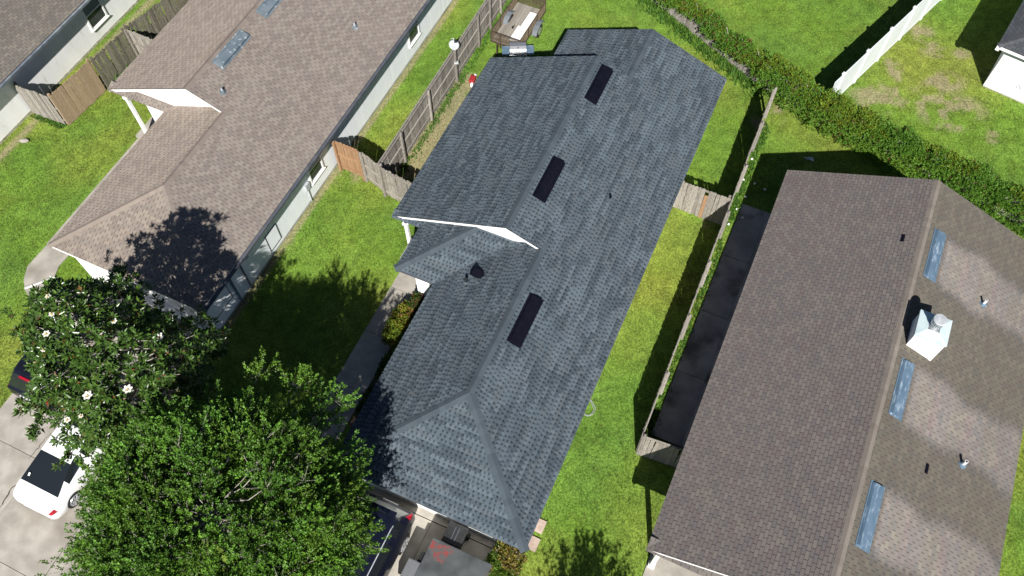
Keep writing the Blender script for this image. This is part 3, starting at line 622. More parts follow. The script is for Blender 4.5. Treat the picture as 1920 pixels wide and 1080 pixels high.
# chimney
ch = MB(); u0, u1, w0, w1 = 8.62, 9.50, -5.95, -5.06
for k in range(5): pass
ch.box(u0 + .02, u1 - .02, w0 + .02, w1 - .02, 4.0, 5.12); cho = ch.build('chimney', m_white, RH)
for k in range(8):
    MB().box(u0, u0 + .016, w0 + .11, w1, 4.0 + k * .14, 4.132 + k * .14).build('siding_board', m_white, cho)
    MB().box(u0 + .02, u1, w1 - .018, w1 - .002, 4.1 + k * .14, 4.232 + k * .14 if k < 7 else 5.12).build('siding_board', m_white, cho)
MB().box(u0 - .012, u0 + .014, w0, w0 + .10, 3.9, 5.12).build('corner_board', m_white, cho)
cc = MB(); cx_, cw_ = (u0 + u1) / 2, (w0 + w1) / 2; e = .03
R0 = [(u0 - e, w0 - e), (u1 + e, w0 - e), (u1 + e, w1 + e), (u0 - e, w1 + e)]; cc.prism(R0, 5.10, 5.18); 
for i in range(4):
    a, b = R0[i], R0[(i + 1) % 4]; f2 = lambda p: (cx_ + (p[0] - cx_) * .35, cw_ + (p[1] - cw_) * .35)
    cc.face([(*a, 5.182), (*b, 5.182), (*f2(b), 5.25), (*f2(a), 5.25)])
cc.build('chimney_cap', m_ventR if False else mat('pale_zinc_cap', (.42, .52, .54), (.50, .59, .60), scale=3, rough=.45, metal=.1), cho)
fp = MB().lathe([(.22, 5.2), (.2, 5.24), (.13, 5.27), (.125, 5.42)], 20, Matrix.Translation((cx_ + .02, cw_, 0))); fp.build('flue_collar', m_steel, cho, smooth=False)
ml = Matrix.Translation((cx_ + .02, cw_, 0)); MB().lathe([(.16, 5.40), (.16, 5.60)], 20, ml).build('flue_screen', m_vent, cho)
fb = MB()
for k in range(20):
    t = k * math.pi / 10; fb.box(.158, .178, -.014, .014, 5.40, 5.61, ml @ Matrix.Rotation(t, 4, 'Z'))
fb.build('flue_fins', m_steel, cho, kind='stuff'); MB().lathe([(.05, 5.59), (.2, 5.61), (.205, 5.645), (.19, 5.665), (.0, 5.68)], 24, ml).build('flue_lid', m_pipe, cho, smooth=False)

# ------------------------------------------------------------------ stained white house top left, white house top right
TH_ = thing('stained_house', 'house corner with brown-grey roof over a stained cream wall and window, top left', 'house', fmat(FL))
RT = Roof(TH_, FL, m_dark, m_roofL, '3tab', [(.145, .13, .112), (.13, .118, .105), (.16, .145, .125), (.138, .125, .112), (.12, .11, .098)])
tw, tz = 13.62, 2.45
def Pt(u, w): return (u, w, tz + .38 * (w - tw))
RT.slope([Pt(2.0, tw), Pt(20, tw), Pt(20, tw + 4.6), Pt(2.0, tw + 4.6)], lambda p: (1.0 + .25 * (fbm(np.array([p.x * .8]), np.array([p.y * .8]))[0] - .5),) * 3)
RT.finish()
wall_box(TH_, 2.3, 20, 14.02, 14.15, .12, tz - .04, m_stucco); wall_box(TH_, 2.3, 20, 14.005, 14.14, -.02, .118, m_mildew, 'foundation')
window(TH_, Matrix(((1, 0, 0, 10.55), (0, -1, 0, 14.018), (0, 0, 1, .72), (0, 0, 0, 1))), 1.1, 1.45)
g_ = MB(); g_.prism([(0, 0), (0, .11), (-.1, .11), (-.09, 0)], 2, 20, Matrix(((0, 0, 1, 0), (1, 0, 0, tw), (0, 1, 0, tz - .14), (0, 0, 0, 1)))); g_.build('gutter', mat('slate_gutter', (.10, .12, .15), (.2, .23, .25), scale=3, rough=.5), TH_)
fascia(TH_, (20, tw + .02), (2, tw + .02), m_gutter, tz, .18)

sc = at(1872, 85, 2.5); e1 = at(1920, 105, 2.5); ang = math.atan2(e1.y - sc.y, e1.x - sc.x); FS = (sc.x, sc.y, ang + math.pi / 2)  # u away along left eave, w = left
SH = thing('white_house', 'corner of a white lap-sided house with dark grey roof, top right', 'house', fmat(FS))
RS = Roof(SH, FS, m_darkM, m_roofM, '3tab', [(.062, .068, .076), (.07, .076, .085), (.055, .06, .068)])
def ps(u, w): return (u, w, 2.5 - .35 * w)
RS.slope([(0, 0, 2.5), (9, 0, 2.5), (9, -3.5, 2.5 + .35 * 3.5), (3.5, -3.5, 2.5 + .35 * 3.5)]); RS.slope([(0, 0, 2.5), (3.5, -3.5, 2.5 + .35 * 3.5), (0, -7, 2.5)])
RS.cap_line((0, 0, 2.5), (3.5, -3.5, 2.5 + .35 * 3.5), nrm(ps(0, 0), ps(1, 0), ps(0, 1)), nrm((0, 0, 2.5), (3.5, -3.5, 3.7), (0, -7, 2.5)), (.075, .08, .088), .13, .2)
RS.finish()
wall_box(SH, .45, 9, -6.6, -.42, .0, 2.36, m_white)
for k in range(11): MB().box(.42 - .012, .445, -6.6, -.40, .05 + k * .21, .252 + k * .21).build('siding_board', m_white, SH)
for k in range(11): MB().box(.45, 9, -.418, -.40, .05 + k * .21, .252 + k * .21).build('siding_board', m_white, SH)
MB().box(.40, .46, -6.6, -.405, -.02, .045).build('foundation', m_conc, SH)
fascia(SH, (.02, -7), (.02, -.02), m_white, 2.5, .16); fascia(SH, (.02, -.02), (9, -.02), m_white, 2.5, .16)
MB().box(-.08, .1, -.12, .03, 2.3, 2.46).build('gutter_end', m_white, SH)
ob = MB(); 
for dx, dz in ((0, .0), (.14, .02), (.07, .12)): ob.box(.395, .407, -1.62 - dx, -1.54 - dx, .62 + dz, .70 + dz)
ob.build('outlet_box', m_pipe, SH)

# ------------------------------------------------------------------ fences, picket by picket
_pk = {}
def picket_mesh(v, h, m, w=.138):
    k = (v, h, m.name, w)
    if k not in _pk:
        r = random.Random(v * 7 + 1); hh = h + r.uniform(-.03, .03); c = .03 + r.uniform(0, .012); hw = w / 2
        prof = [(-hw, r.uniform(.0, .04)), (hw, r.uniform(.0, .04)), (hw + r.uniform(-.004, .003), hh - c), (hw - c, hh), (-hw + c, hh + r.uniform(-.012, .012)), (-hw + r.uniform(-.003, .004), hh - c)]
        _pk[k] = MB().prism(prof, -.009, .009, Matrix(((1, 0, 0, 0), (0, 0, -1, 0), (0, 1, 0, 0), (0, 0, 0, 1)))).mesh('picket', m)
    return _pk[k]
def fence(name, label, A, B, mw, h=1.8, side=1, posts=2.4, cat='fence', rails=(.25, .95, 1.62), gap=(.002, .008), bad=0, slit=0, mr=None, pw=.138, group=None, cap=False, post_at=None, miss=0):
    A, B = Vector((A[0], A[1], 0)), Vector((B[0], B[1], 0)); d = B - A; L = d.length
    t = thing(name, label, cat, Matrix.Translation(A) @ Matrix.Rotation(math.atan2(d.y, d.x), 4, 'Z'), group)
    x = pw / 2; mr = mr or mw; out = []
    while x < L - pw * .3:
        if random.random() >= miss:
            M = Matrix.Translation((x, random.uniform(-.004, .004), random.uniform(-.02, .015))) @ Matrix.Rotation(random.gauss(0, .006 + bad), 4, 'Y') @ Matrix.Rotation(random.gauss(0, .003 + bad * .5), 4, 'X')
            out.append(link('picket', picket_mesh(random.randrange(6), h, mw, pw), t, M=M))
        x += pw + (random.uniform(*gap) if random.random() > slit else random.uniform(.018, .045))
    for z in rails: MB().box(0, L, side * .012 if side > 0 else -.05, .05 if side > 0 else -.012, z, z + .085).build('rail', mr, t)
    if cap: MB().box(0, L, -.03 if side < 0 else -.02, .02 if side < 0 else .03, h + .012, h + .04).build('top_rail', mr, t)
    xs = post_at if post_at is not None else [min(L, k * posts) for k in range(int(L / posts) + 1)] + [L]
    for q in xs: MB().box(q - .045, q + .045, side * .052 if side > 0 else -.142, .142 if side > 0 else -.052, -.05, h + .02).build('post', mr, t, bevel=.006)
    t['pickets'] = len(out); return t, out
mp = lambda u, w: (wp(FM, u, w).x, wp(FM, u, w).y)
rf_, _ = fence('picket_fence', 'long grey picket fence with rails and posts between the taupe and slate houses', mp(11.36, 11.2), mp(31, 11.2), m_woodg, 1.82, -1, cap=True, post_at=[.05, 1.75, 4.2, 6.7, 9.0, 10.25, 11.4, 13.8, 16.2, 18.6], mr=m_woodg, slit=.02)
fence('wooden_gate', 'orange-brown board gate beside the taupe house wall', mp(11.76, 13.42), mp(11.69, 12.17), m_woodo, 1.8, -1, cat='gate', post_at=[.05, 1.2], mr=m_woodo)
fence('picket_fence', 'short silvery fence panel between the orange-brown gate and the fence corner', mp(11.69, 12.13), mp(11.38, 11.2), m_woodp, 1.8, -1, post_at=[.05])
fence('picket_fence', 'short beige fence panel from the fence corner to the slate house', mp(11.33, 11.12), mp(11.0, 8.85), m_woodp, 1.8, -1, post_at=[.08, 2.1], bad=.004)
fence('picket_fence', 'narrow grey fence panel at the stained cream wall, beside the brown board panel', mp(8.98, 27.15), mp(9.03, 25.33), m_woodg, 1.8, 1, post_at=[.05, 1.75])
fence('board_gate', 'light brown board panel joined to the grey fence panel by the stained wall', mp(9.06, 25.28), mp(11.4, 25.08), m_woodn, 1.82, 1, cat='gate', post_at=[.05, 2.3])
fence('picket_fence', 'mossy dark fence stretch behind the light brown board panel', mp(11.46, 25.03), mp(13.5, 24.86), m_woodd, 1.8, 1, post_at=[.05, 2.0], gap=(.01, .03), bad=.006)
fence('picket_fence', 'pale crosswise fence panel running under the taupe roof edge, top left', mp(13.56, 24.86), mp(13.47, 21.9), m_woodp, 1.75, -1, post_at=[.05, 2.2])
fence('picket_fence', 'vine-streaked old fence at the very top left, beyond the crosswise panel', mp(13.62, 24.86), mp(22, 22.9), m_woodd, 1.85, 1, posts=2.4, gap=(.01, .03), bad=.006)
fence('picket_fence', 'long weathered fence seen from above between the slate and brown houses', mp(5.12, -1.92), mp(21.5, -1.85), m_woodt, 1.78, -1, slit=.03, bad=.002, gap=(.0, .003), mr=m_woodg, posts=2.4)
_, cx = fence('picket_fence', 'silver-grey fence panel between the slate roof edge and the long weathered fence', mp(15.42, .42), mp(15.34, -1.86), m_woodp, 1.78, 1, post_at=[.1, 2.2], slit=.03)
o_ = cx[9]; o_.data = picket_mesh(3, 1.45, m_woodo, .138); o_['label'] = 'orange-brown replacement picket'; o_.location.y -= .02
fence('picket_fence', 'short grey fence panel beside the brown house, half in shade', mp(5.08, -1.95), mp(5.2, -3.7), m_woodp, 1.7, 1, post_at=[.06, 1.7], bad=.01)
VP = [Vector((5.3, 33.6)), Vector((11.0, 26.25)), Vector((13.25, 23.8)), Vector((24.5, 15.15))]
fence('picket_fence', 'grey back fence half hidden by vines behind the slate house', VP[0], VP[1], m_woodg, 1.3, 1, posts=2.4, bad=.012, rails=(.2, .7, 1.1))
fence('picket_fence', 'back fence almost buried in green vines, behind the brown house', VP[1] + Vector((.1, -.1)), VP[3], m_woodg, 1.3, 1, posts=2.4, bad=.012, rails=(.2, .7, 1.1))

# white vinyl privacy fence
wa, wd = Vector((13.45, 24.70, 0)), Vector((19.10 - 15.2, 30.32 - 26.44, 0)).normalized()
wfn = thing('vinyl_fence', 'white vinyl privacy fence between the two back lawns, top right', 'fence', Matrix.Translation(wa) @ Matrix.Rotation(math.atan2(wd.y, wd.x), 4, 'Z'))
sp = 1.835; first = (Vector((15.2, 26.44, 0)) - wa).length - sp; xs = [first + k * sp for k in range(8)]
for k, x in enumerate(xs):
    MB().box(x - .063, x + .063, -.063, .063, -.05, 1.86).build('post', m_vinyl, wfn, bevel=.006)
    c_ = MB(); c_.box(x - .075, x + .075, -.075, .075, 1.86, 1.89); c_.face([(x - .06, -.06, 1.89), (x + .06, -.06, 1.89), (x, 0, 1.94)]); c_.face([(x + .06, -.06, 1.89), (x + .06, .06, 1.89), (x, 0, 1.94)]); c_.face([(x + .06, .06, 1.89), (x - .06, .06, 1.89), (x, 0, 1.94)]); c_.face([(x - .06, .06, 1.89), (x - .06, -.06, 1.89), (x, 0, 1.94)])
    c_.build('post_cap', m_vinyl, wfn)
for x0, x1 in [(0, xs[0] - .063)] + [(a + .063, b - .063) for a, b in zip(xs, xs[1:])]:
    if x1 - x0 < .1: continue
    n_ = max(1, round((x1 - x0) / .285)); 
    for k in range(n_):
        a = x0 + (x1 - x0) * k / n_; MB().box(a + .002, a + (x1 - x0) / n_ - .002, -.012, .012, .12, 1.7).build('board', m_vinyl, wfn)
    MB().box(x0, x1, -.02, .02, 1.7, 1.83).build('rail', m_vinyl, wfn); MB().box(x0, x1, -.02, .02, .02, .12).build('rail', m_vinyl, wfn)

# ------------------------------------------------------------------ leaves
def leaf_mesh(name, pos, axis, nrm_, ln, wd_, col, mat_, fold=.25):
    """pos (N,3) base, axis unit (N,3) along the leaf, nrm_ unit-ish normal; one folded diamond of two triangles-pairs per leaf"""
    N = len(pos); side = np.cross(axis, nrm_); side /= np.linalg.norm(side, axis=1, keepdims=True) + 1e-9
    up = np.cross(side, axis); ln = ln[:, None]; wd_ = wd_[:, None]
    mid = pos + axis * ln * .48
    a = pos; b = mid + side * wd_ * .5 + up * wd_ * fold; c = pos + axis * ln - up * ln * .06; d = mid - side * wd_ * .5 + up * wd_ * fold
    co = np.stack([a, b, c, d], 1).reshape(-1, 3)
    i = np.arange(N)[:, None] * 4; f = np.stack([i + [[0, 1, 2]], i + [[0, 2, 3]]], 1).reshape(-1, 3)
    return grid_mesh(name, co, f, np.repeat(col, 4, 0), mat_)
def unit(v): return v / (np.linalg.norm(v, axis=-1, keepdims=True) + 1e-9)
def rand_dirs(n): return unit(rng.normal(size=(n, 3)))
def sprigs(centres, dirs, per, spread, ln, wd_, cols, jit=.28, lift=.35):
    """every sprig: leaves set spirally along a short twig"""
    n = len(centres); t = rng.random((n, per)); d = dirs[:, None, :]
    perp = unit(np.cross(d, rand_dirs(n * per).reshape(n, per, 3)))
    base = centres[:, None, :] + d * (t * spread)[..., None] + perp * .01
    ax = unit(perp * (1 - .35 * t[..., None]) + d * (.45 + .5 * t[..., None]) + rng.normal(size=(n, per, 3)) * jit + np.array([0, 0, lift * .3]))
    nn = unit(rng.normal(size=(n, per, 3)) * .5 + np.array([0, 0, 1.0]))
    L_ = ln * rng.uniform(.7, 1.25, (n, per)); Wd = wd_ * rng.uniform(.75, 1.2, (n, per))
    c = np.repeat(cols[:, None, :], per, 1) * rng.uniform(.75, 1.25, (n, per, 1))
    r = lambda a: a.reshape(n * per, -1)
    return r(base), r(ax), r(nn), L_.ravel(), Wd.ravel(), r(c)
def limb(mb, pts, r0, r1, n=7):
    k = len(pts) - 1
    for i in range(k):
        a, b = r0 + (r1 - r0) * i / k, r0 + (r1 - r0) * (i + 1) / k; mb.tube(pts[i], pts[i + 1], a, n, b, caps=(i == k - 1))
def curve(a, b, sag, k=4, j=.08):
    a, b = Vector(a), Vector(b); L = (b - a).length
    return [a] + [a.lerp(b, t / k) + Vector((random.gauss(0, j) * L * .3, random.gauss(0, j) * L * .3, sag * 4 * (t / k) * (1 - t / k))) for t in range(1, k)] + [b]

# live oak in front of the two houses
OC, OR_ = np.array([-7.72, 5.35, 5.6]), np.array([3.28, 3.68, 2.6])
oak = thing('oak_tree', 'broad small-leaved green tree with pale twigs showing through, bottom left', 'tree', Matrix.Translation((OC[0], OC[1], 0)))
o3 = np.array([OC[0], OC[1], 0])
trk = MB(); limb(trk, [Vector((0, 0, -.05)), Vector((.05, .02, 1.0)), Vector((-.05, .08, 2.1))], .26, .19, 10); tko = trk.build('trunk', m_bark, oak, smooth=True)
mains = []
for k in range(9):
    t = k * 2 * math.pi / 9 + random.uniform(-.2, .2); rr = random.uniform(.4, .62)
    e = Vector((math.cos(t) * OR_[0] * rr, math.sin(t) * OR_[1] * rr, random.uniform(5.2, 6.2))); c = curve((-.05, .08, 2.05), e, .5, 5); mains.append(c)
mains.append(curve((-.05, .08, 2.05), (.3, .2, 7.2), 0, 5))
lm = MB()
for c in mains: limb(lm, c, .10, .025, 7)
nodes = [(p, i / 5) for c in mains for i, p in enumerate(c) if i >= 2]
# clumps on and inside the crown
NC = 430; th = rng.uniform(0, 2 * np.pi, NC); cz = rng.uniform(-.35, 1, NC); rad = np.where(rng.random(NC) < .72, rng.uniform(.82, 1.04, NC), rng.uniform(.3, .8, NC))
sn = np.sqrt(1 - cz ** 2); lob = 1 + .06 * np.sin(3 * th + 1) + .05 * np.sin(5 * th + 2.5) + .05 * np.sin(9 * th)
cl = np.stack([np.cos(th) * sn * lob, np.sin(th) * sn * lob, cz], 1) * rad[:, None] * OR_ + np.array([0, 0, OC[2]])
cl = np.concatenate([cl, [np.array(at(u, v, z)) - o3 for u, v, z in ((600, 755, 5.6), (655, 850, 5.2), (670, 890, 5.4), (560, 725, 5.8), (490, 700, 6.0), (625, 748, 5.6), (165, 1040, 5), (185, 960, 5), (130, 1068, 4.8), (190, 890, 5.2), (655, 900, 4.8), (600, 790, 5.0), (650, 990, 4.6), (640, 1040, 4.6), (670, 950, 4.3))]])
for p in cl:
    q, tt = min(nodes, key=lambda n_: (n_[0] - Vector(p)).length); limb(lm, curve(q, Vector(p), .05, 3, .12), .022, .007, 5)
C_, D_, K_ = [], [], []
twm = MB()
for p in cl:
    n = int(rng.integers(24, 40)); r = rng.uniform(.34, .66)
    off = rand_dirs(n) * (rng.random((n, 1)) ** .45) * r * np.array([1, 1, .7]); q = p + off
    out = unit(q - np.array([0, 0, OC[2] - 1.2])); dd = unit(out * .8 + unit(off) * .7 + np.array([0, 0, .45]) + rng.normal(size=(n, 3)) * .3)
    base = np.array([.060, .145, .017]) * rng.uniform(.75, 1.3) + np.array([.035, .04, .003]) * rng.random()
    C_.append(q); D_.append(dd); K_.append(base * rng.uniform(.7, 1.45, (n, 1)))
    for i in range(0, n, 5):
        a, b = Vector(p + off[i] * .1), Vector(q[i] + dd[i] * .12); twm.tube(a, b, .007, 4, .004, caps=False)
C_, D_, K_ = np.concatenate(C_), np.concatenate(D_), np.concatenate(K_)
args = sprigs(C_, D_, 25, .30, .068, .040, K_)
link('foliage', leaf_mesh('foliage', *args, m_oak), oak, kind='stuff')
lo = lm.build('limbs', m_bark, oak, smooth=True); twm.build('twigs', m_bark, lo, kind='stuff')

# magnolia
MC = np.array([-11.65, 10.6]); mag = thing('magnolia_tree', 'large-leaved glossy dark tree with white flowers over the parked cars, left', 'tree', Matrix.Translation((MC[0], MC[1], 0)))
def mag_r(z): return np.interp(z, [1.0, 1.8, 3.2, 5.0, 6.6, 8.0, 9.1, 9.6], [1.0, 1.8, 2.3, 2.2, 1.85, 1.25, .55, .08])
tm = MB(); limb(tm, [Vector((0, 0, -.05)), Vector((.04, 0, 3)), Vector((-.03, .05, 6)), Vector((0, 0, 9.0))], .2, .03, 9); tm.build('trunk', m_bark, mag, smooth=True)
n = 1750; z = rng.uniform(1.3, 9.5, n * 3); z = z[rng.random(n * 3) < mag_r(z) / 2.35][:n]; n = len(z)
th = rng.uniform(0, 2 * np.pi, n); lob = 1 + .20 * np.sin(4 * th + z * 1.3) + .14 * np.sin(7 * th - z * 2.1) + rng.normal(size=n) * .04
fr_ = np.where(rng.random(n) < .8, rng.uniform(.80, 1.06, n), rng.uniform(.4, .8, n))
wc = np.stack([np.cos(th) * mag_r(z) * lob * fr_, np.sin(th) * mag_r(z) * lob * fr_, z], 1)
extra = np.array([np.array(at(u, v, zz)) - np.array([MC[0], MC[1], 0]) for u, v, zz in ((75, 560, 7.0), (95, 575, 6.8), (110, 590, 6.8), (30, 595, 6.5), (50, 598, 6.5), (70, 600, 6.6), (90, 615, 6.6), (70, 672, 5.6), (90, 668, 5.8), (65, 800, 4.0), (75, 785, 4.2), (85, 770, 4.5), (60, 815, 3.9), (110, 555, 7.2), (180, 545, 7.0), (200, 540, 7.0), (150, 560, 7.2), (230, 560, 6.5), (290, 600, 5.2), (340, 585, 4.4), (320, 600, 4.6), (130, 760, 5))])
ex2 = np.repeat(extra, 4, 0) + rng.normal(size=(len(extra) * 4, 3)) * .16
wc = np.concatenate([wc, ex2]); n = len(wc)
bm2 = MB()
for p in wc[::9]:
    hz = max(.8, p[2] - np.hypot(p[0], p[1]) * .45); limb(bm2, curve((0, 0, hz), Vector(p), .1, 3, .06), .028, .008, 5)
bm2.build('limbs', m_bark, mag, smooth=True)
per = 13; dirs = unit(np.stack([wc[:, 0], wc[:, 1], np.full(n, 1.6)], 1) * np.array([.35, .35, .6]) + rng.normal(size=(n, 3)) * .22)
k = np.arange(per) * 2.4 + rng.uniform(0, 6.28, (n, 1)); e1_ = unit(np.cross(dirs, np.array([.3, .2, .9]) + rng.normal(size=(n, 3)) * .1)); e2_ = np.cross(dirs, e1_)
op = np.linspace(1.25, .45, per)[None, :, None]
ax = unit((e1_[:, None] * np.cos(k)[..., None] + e2_[:, None] * np.sin(k)[..., None]) * op + dirs[:, None] * (1.3 - op * .85) + rng.normal(size=(n, per, 3)) * .1)
nn = unit(dirs[:, None] + rng.normal(size=(n, per, 3)) * .25)
ps_ = wc[:, None] - dirs[:, None] * (.1 * np.linspace(1, 0, per))[None, :, None] + ax * .02
bc = np.array([.042, .085, .016]) * rng.uniform(.7, 1.5, (n, per, 1)) + np.array([.02, .03, 0]) * (rng.random((n, per, 1)) < .22)
bc = np.where(rng.random((n, per, 1)) < .03, np.array([.11, .06, .022]), bc)
f_ = lambda a: a.reshape(n * per, -1)
link('foliage', leaf_mesh('foliage', f_(ps_), f_(ax), f_(nn), rng.uniform(.14, .22, n * per), rng.uniform(.07, .095, n * per), f_(bc), m_mag, .16), mag, kind='stuff')
def flower(parent, p, r):
    mb = MB(); p = Vector(p); t0 = random.uniform(0, 6)
    for ring, (nk, tilt, rr) in enumerate(((6, .45, 1.0), (4, 1.05, .75))):
        for k in range(nk):
            t = t0 + ring * .5 + k * 2 * math.pi / nk; d = Vector((math.cos(t), math.sin(t), 0)); s_ = Vector((-d.y, d.x, 0)); up = Vector((0, 0, 1))
            L = r * rr; a = p + d * .02; m_ = p + d * L * .6 * math.cos(tilt * .7) + up * L * .55 * math.sin(tilt); e = p + d * L * math.cos(tilt * .6) + up * L * .7 * math.sin(tilt)
            mb.face([a, p + d * L * .35 - s_ * L * .3 + up * L * .18, m_ - s_ * L * .36, e - s_ * L * .12, e + s_ * L * .12, m_ + s_ * L * .36, p + d * L * .35 + s_ * L * .3 + up * L * .18])
    o = mb.build('flower', m_petal, parent); MB().lathe([(.018, 0), (.028, .03), (.012, .07)], 8, Matrix.Translation(p)).build('flower_centre', m_petaly, o)
for u, v in ((83, 685), (256, 638), (302, 636), (168, 745), (243, 733), (101, 593), (94, 560), (91, 630), (86, 659), (207, 803), (196, 632), (217, 606), (155, 783), (278, 790), (130, 790)):
    for z in np.arange(9.6, 1, -.1):
        q = at(u, v, z); rr = math.hypot(q.x - MC[0], q.y - MC[1])
        if rr < mag_r(z) * .97: break
    flower(mag, (q.x - MC[0], q.y - MC[1], z + .10), random.uniform(.07, .11) if v not in (685, 745, 733, 638, 636) else .14)

# small tree just outside the bottom of the picture: its shade lies on the side lawn
sb = thing('small_tree', 'small leafy tree whose ragged shadow lies on the lawn at the bottom centre', 'tree', Matrix.Translation((2.05, .45, 0)))
tm = MB(); limb(tm, [Vector((0, 0, -.05)), Vector((.03, 0, 2)), Vector((0, .05, 4.6))], .09, .02, 8); tm.build('trunk', m_bark, sb, smooth=True)
c_ = rand_dirs(520) * (rng.random((520, 1)) ** .4) * np.array([1.32, 1.15, 1.15]) * rng.uniform(.75, 1.12, (520, 1)) + np.array([0, 0, 4.15])
args = sprigs(c_, unit(c_ - np.array([0, 0, 3.2]) + rng.normal(size=c_.shape) * .3), 16, .3, .10, .055, np.tile([.05, .11, .016], (520, 1)) * rng.uniform(.7, 1.4, (520, 1)))
link('foliage', leaf_mesh('foliage', *args, m_oak), sb, kind='stuff')

# vines on the back fence
def vine(name, label, segs, n, th_, h, cmix, bare=None, low=None):
    P = []; Nn = []; A = []
    for (a, b), w in segs:
        d = (b - a).normalized(); nrm2 = Vector((-d.y, d.x)); nrm2 = nrm2 if nrm2.y < 0 else -nrm2      # toward the camera
        k = int(n * w); s_ = rng.random(k) * (b - a).length
        bump = .45 + 1.1 * fbm(s_ * 1.3 + 3, s_ * 0 + 5, 5)
        ang = rng.uniform(-.25, np.pi + .25, k)                    # 0 = camera side, pi/2 = top
        y = np.cos(ang) * th_ * bump; zz = h * (.60 + .10 * bump) + np.sin(ang) * .34 * bump
        low_side = rng.random(k) < .62; zz = np.where(low_side & (np.abs(np.cos(ang)) > .35), rng.uniform(.08, 1, k) ** (.8) * h * .78, zz)
        y = y + rng.normal(size=k) * .07; zz = zz + rng.normal(size=k) * .06
        if low: keep = ~((y > -.05) & (zz < low * np.clip(2.2 * fbm(s_ * 1.4, s_ * 0 + 9) - .25, .35, 1.25))); s_, y, zz, ang = s_[keep], y[keep], zz[keep], ang[keep]
        p = np.stack([a.x + d.x * s_ + nrm2.x * y, a.y + d.y * s_ + nrm2.y * y, zz], 1)
        if bare is not None:
            for (bx, by, bz, br) in bare: p_ok = ((p[:, 0] - bx) ** 2 + (p[:, 1] - by) ** 2 + ((p[:, 2] - bz) * .6) ** 2) > br ** 2; p = p[p_ok]; y, zz = y[p_ok], zz[p_ok]
        out = np.stack([nrm2.x * np.sign(y), nrm2.y * np.sign(y), np.full(len(y), .9)], 1)
        P.append(p); A.append(unit(out + rng.normal(size=out.shape) * .5))
    P, A = np.concatenate(P), np.concatenate(A); k = len(P)
    cn = fbm(P[:, 0] * .9, P[:, 1] * .9 + P[:, 2]); c = np.array([.062, .165, .020]) + np.stack([cn * .10, cn * .12, cn * .012], 1)
    yel = (rng.random(k) < cmix[0] * np.clip((P[:, 2] - .8), .1, 1) * (cn > .5) * 2); c[yel] = np.array([.17, .23, .02]) * rng.uniform(.6, 1.15, (yel.sum(), 1))
    red = (rng.random(k) < cmix[1]); c[red] = np.array([.14, .075, .03])
    r0 = P.mean(0) * np.array([1, 1, 0]); t = thing(name, label, 'vines', Matrix.Translation(r0))
    args = sprigs(P - r0, A, 9, .18, .066, .048, c)
    link('foliage', leaf_mesh('foliage', *args, m_vine), t, kind='stuff')
    st_ = MB()
    for (a, b), w in segs:
        for k in range(10):
            q = a.lerp(b, (k + .5) / 10); st_.path([Vector((q.x, q.y, 0)) - Vector((r0[0], r0[1], 0)), Vector((q.x + .2, q.y - .1, .8)) - Vector((r0[0], r0[1], 0)), Vector((q.x - .1, q.y + .15, 1.6)) - Vector((r0[0], r0[1], 0))], .014, 5)
    st_.build('stems', m_bark, t, kind='stuff'); return t
bare = [(*at(1460, 195, .9)[:2], .9, .34), (*at(1538, 243, .9)[:2], .9, .36), (*at(1900, 415, .8)[:2], .8, .3)]
vine('climbing_vine', 'green climbing vine smothering the back fence behind the brown house', [((VP[1], VP[2]), .2), ((VP[2], VP[3]), .95)], 13500, .40, 1.78, (.32, .015), bare=bare)
vine('climbing_vine', 'red-tinged climbing vine along the top of the grey back fence behind the slate house', [((VP[0], VP[1]), .8)], 9000, .24, 1.5, (.3, .10), low=.95)
def weeds(n, a, b, spread, h):                         # leafy weeds at a fence foot, part of the grass
    s_ = rng.random(n)[:, None]; p = np.array(a) + (np.array(b) - np.array(a)) * s_; return np.concatenate([p + rng.normal(size=(n, 2)) * spread, rng.uniform(.6, 1.3, (n, 1)) * h], 1)

def shrub(name, label, f, uc, wc_, ru, rw_, h, n, c0, mixc, lf=.075):
    root = wp(f, uc, wc_, 0); t = thing(name, label, 'shrub', fmat((root.x, root.y, f[2])))
    d = rand_dirs(n); d[:, 2] = np.abs(d[:, 2]) * 1.0 - .1; r = rng.uniform(.65, 1.05, (n, 1)); sh_ = np.sign(d[:, :2]) * np.abs(d[:, :2]) ** .75
    p = np.concatenate([sh_, d[:, 2:]], 1) * r * np.array([ru, rw_, h * .62]) + np.array([0, 0, h * .36]); p[:, 2] = np.maximum(p[:, 2], .05)
    c = np.array(c0) * rng.uniform(.65, 1.4, (n, 1)); 
    for q, fr in mixc: s_ = (rng.random(n) < fr * 2) & (fbm(p[:, 0] * 2 + 4, p[:, 1] * 2 + 8) > .5); c[s_] = np.array(q) * rng.uniform(.7, 1.2, (s_.sum(), 1))
    link('foliage', leaf_mesh('foliage', *sprigs(p, unit(p - np.array([0, 0, -.2]) + rng.normal(size=p.shape) * .25), 12, .13, lf, lf * .6, c), m_vine), t, kind='stuff')
    st_ = MB()
    for k in range(7): st_.tube((0, 0, 0), Vector(p[k]) * .9, .015, 5, .006)
    st_.build('stems', m_bark, t); return t
shrub('garden_shrub', 'clipped yellow-green shrub with coppery tips between the front walkway and the slate house', FM, 6.15, 7.62, .85, .42, .75, 800, (.12, .17, .02), [((.25, .11, .05), .25), ((.2, .22, .02), .3)])
shrub('garden_shrub', 'upright dark-leaved shrub by the white porch wall', FM, 7.0, 7.35, .3, .25, 1.1, 260, (.05, .09, .015), [((.12, .06, .03), .2)])
shrub('garden_shrub', 'low dark shrub in the shade along the slate roof eave', FM, 4.6, 7.1, .75, .4, .6, 420, (.05, .10, .015), [((.1, .14, .02), .3)])
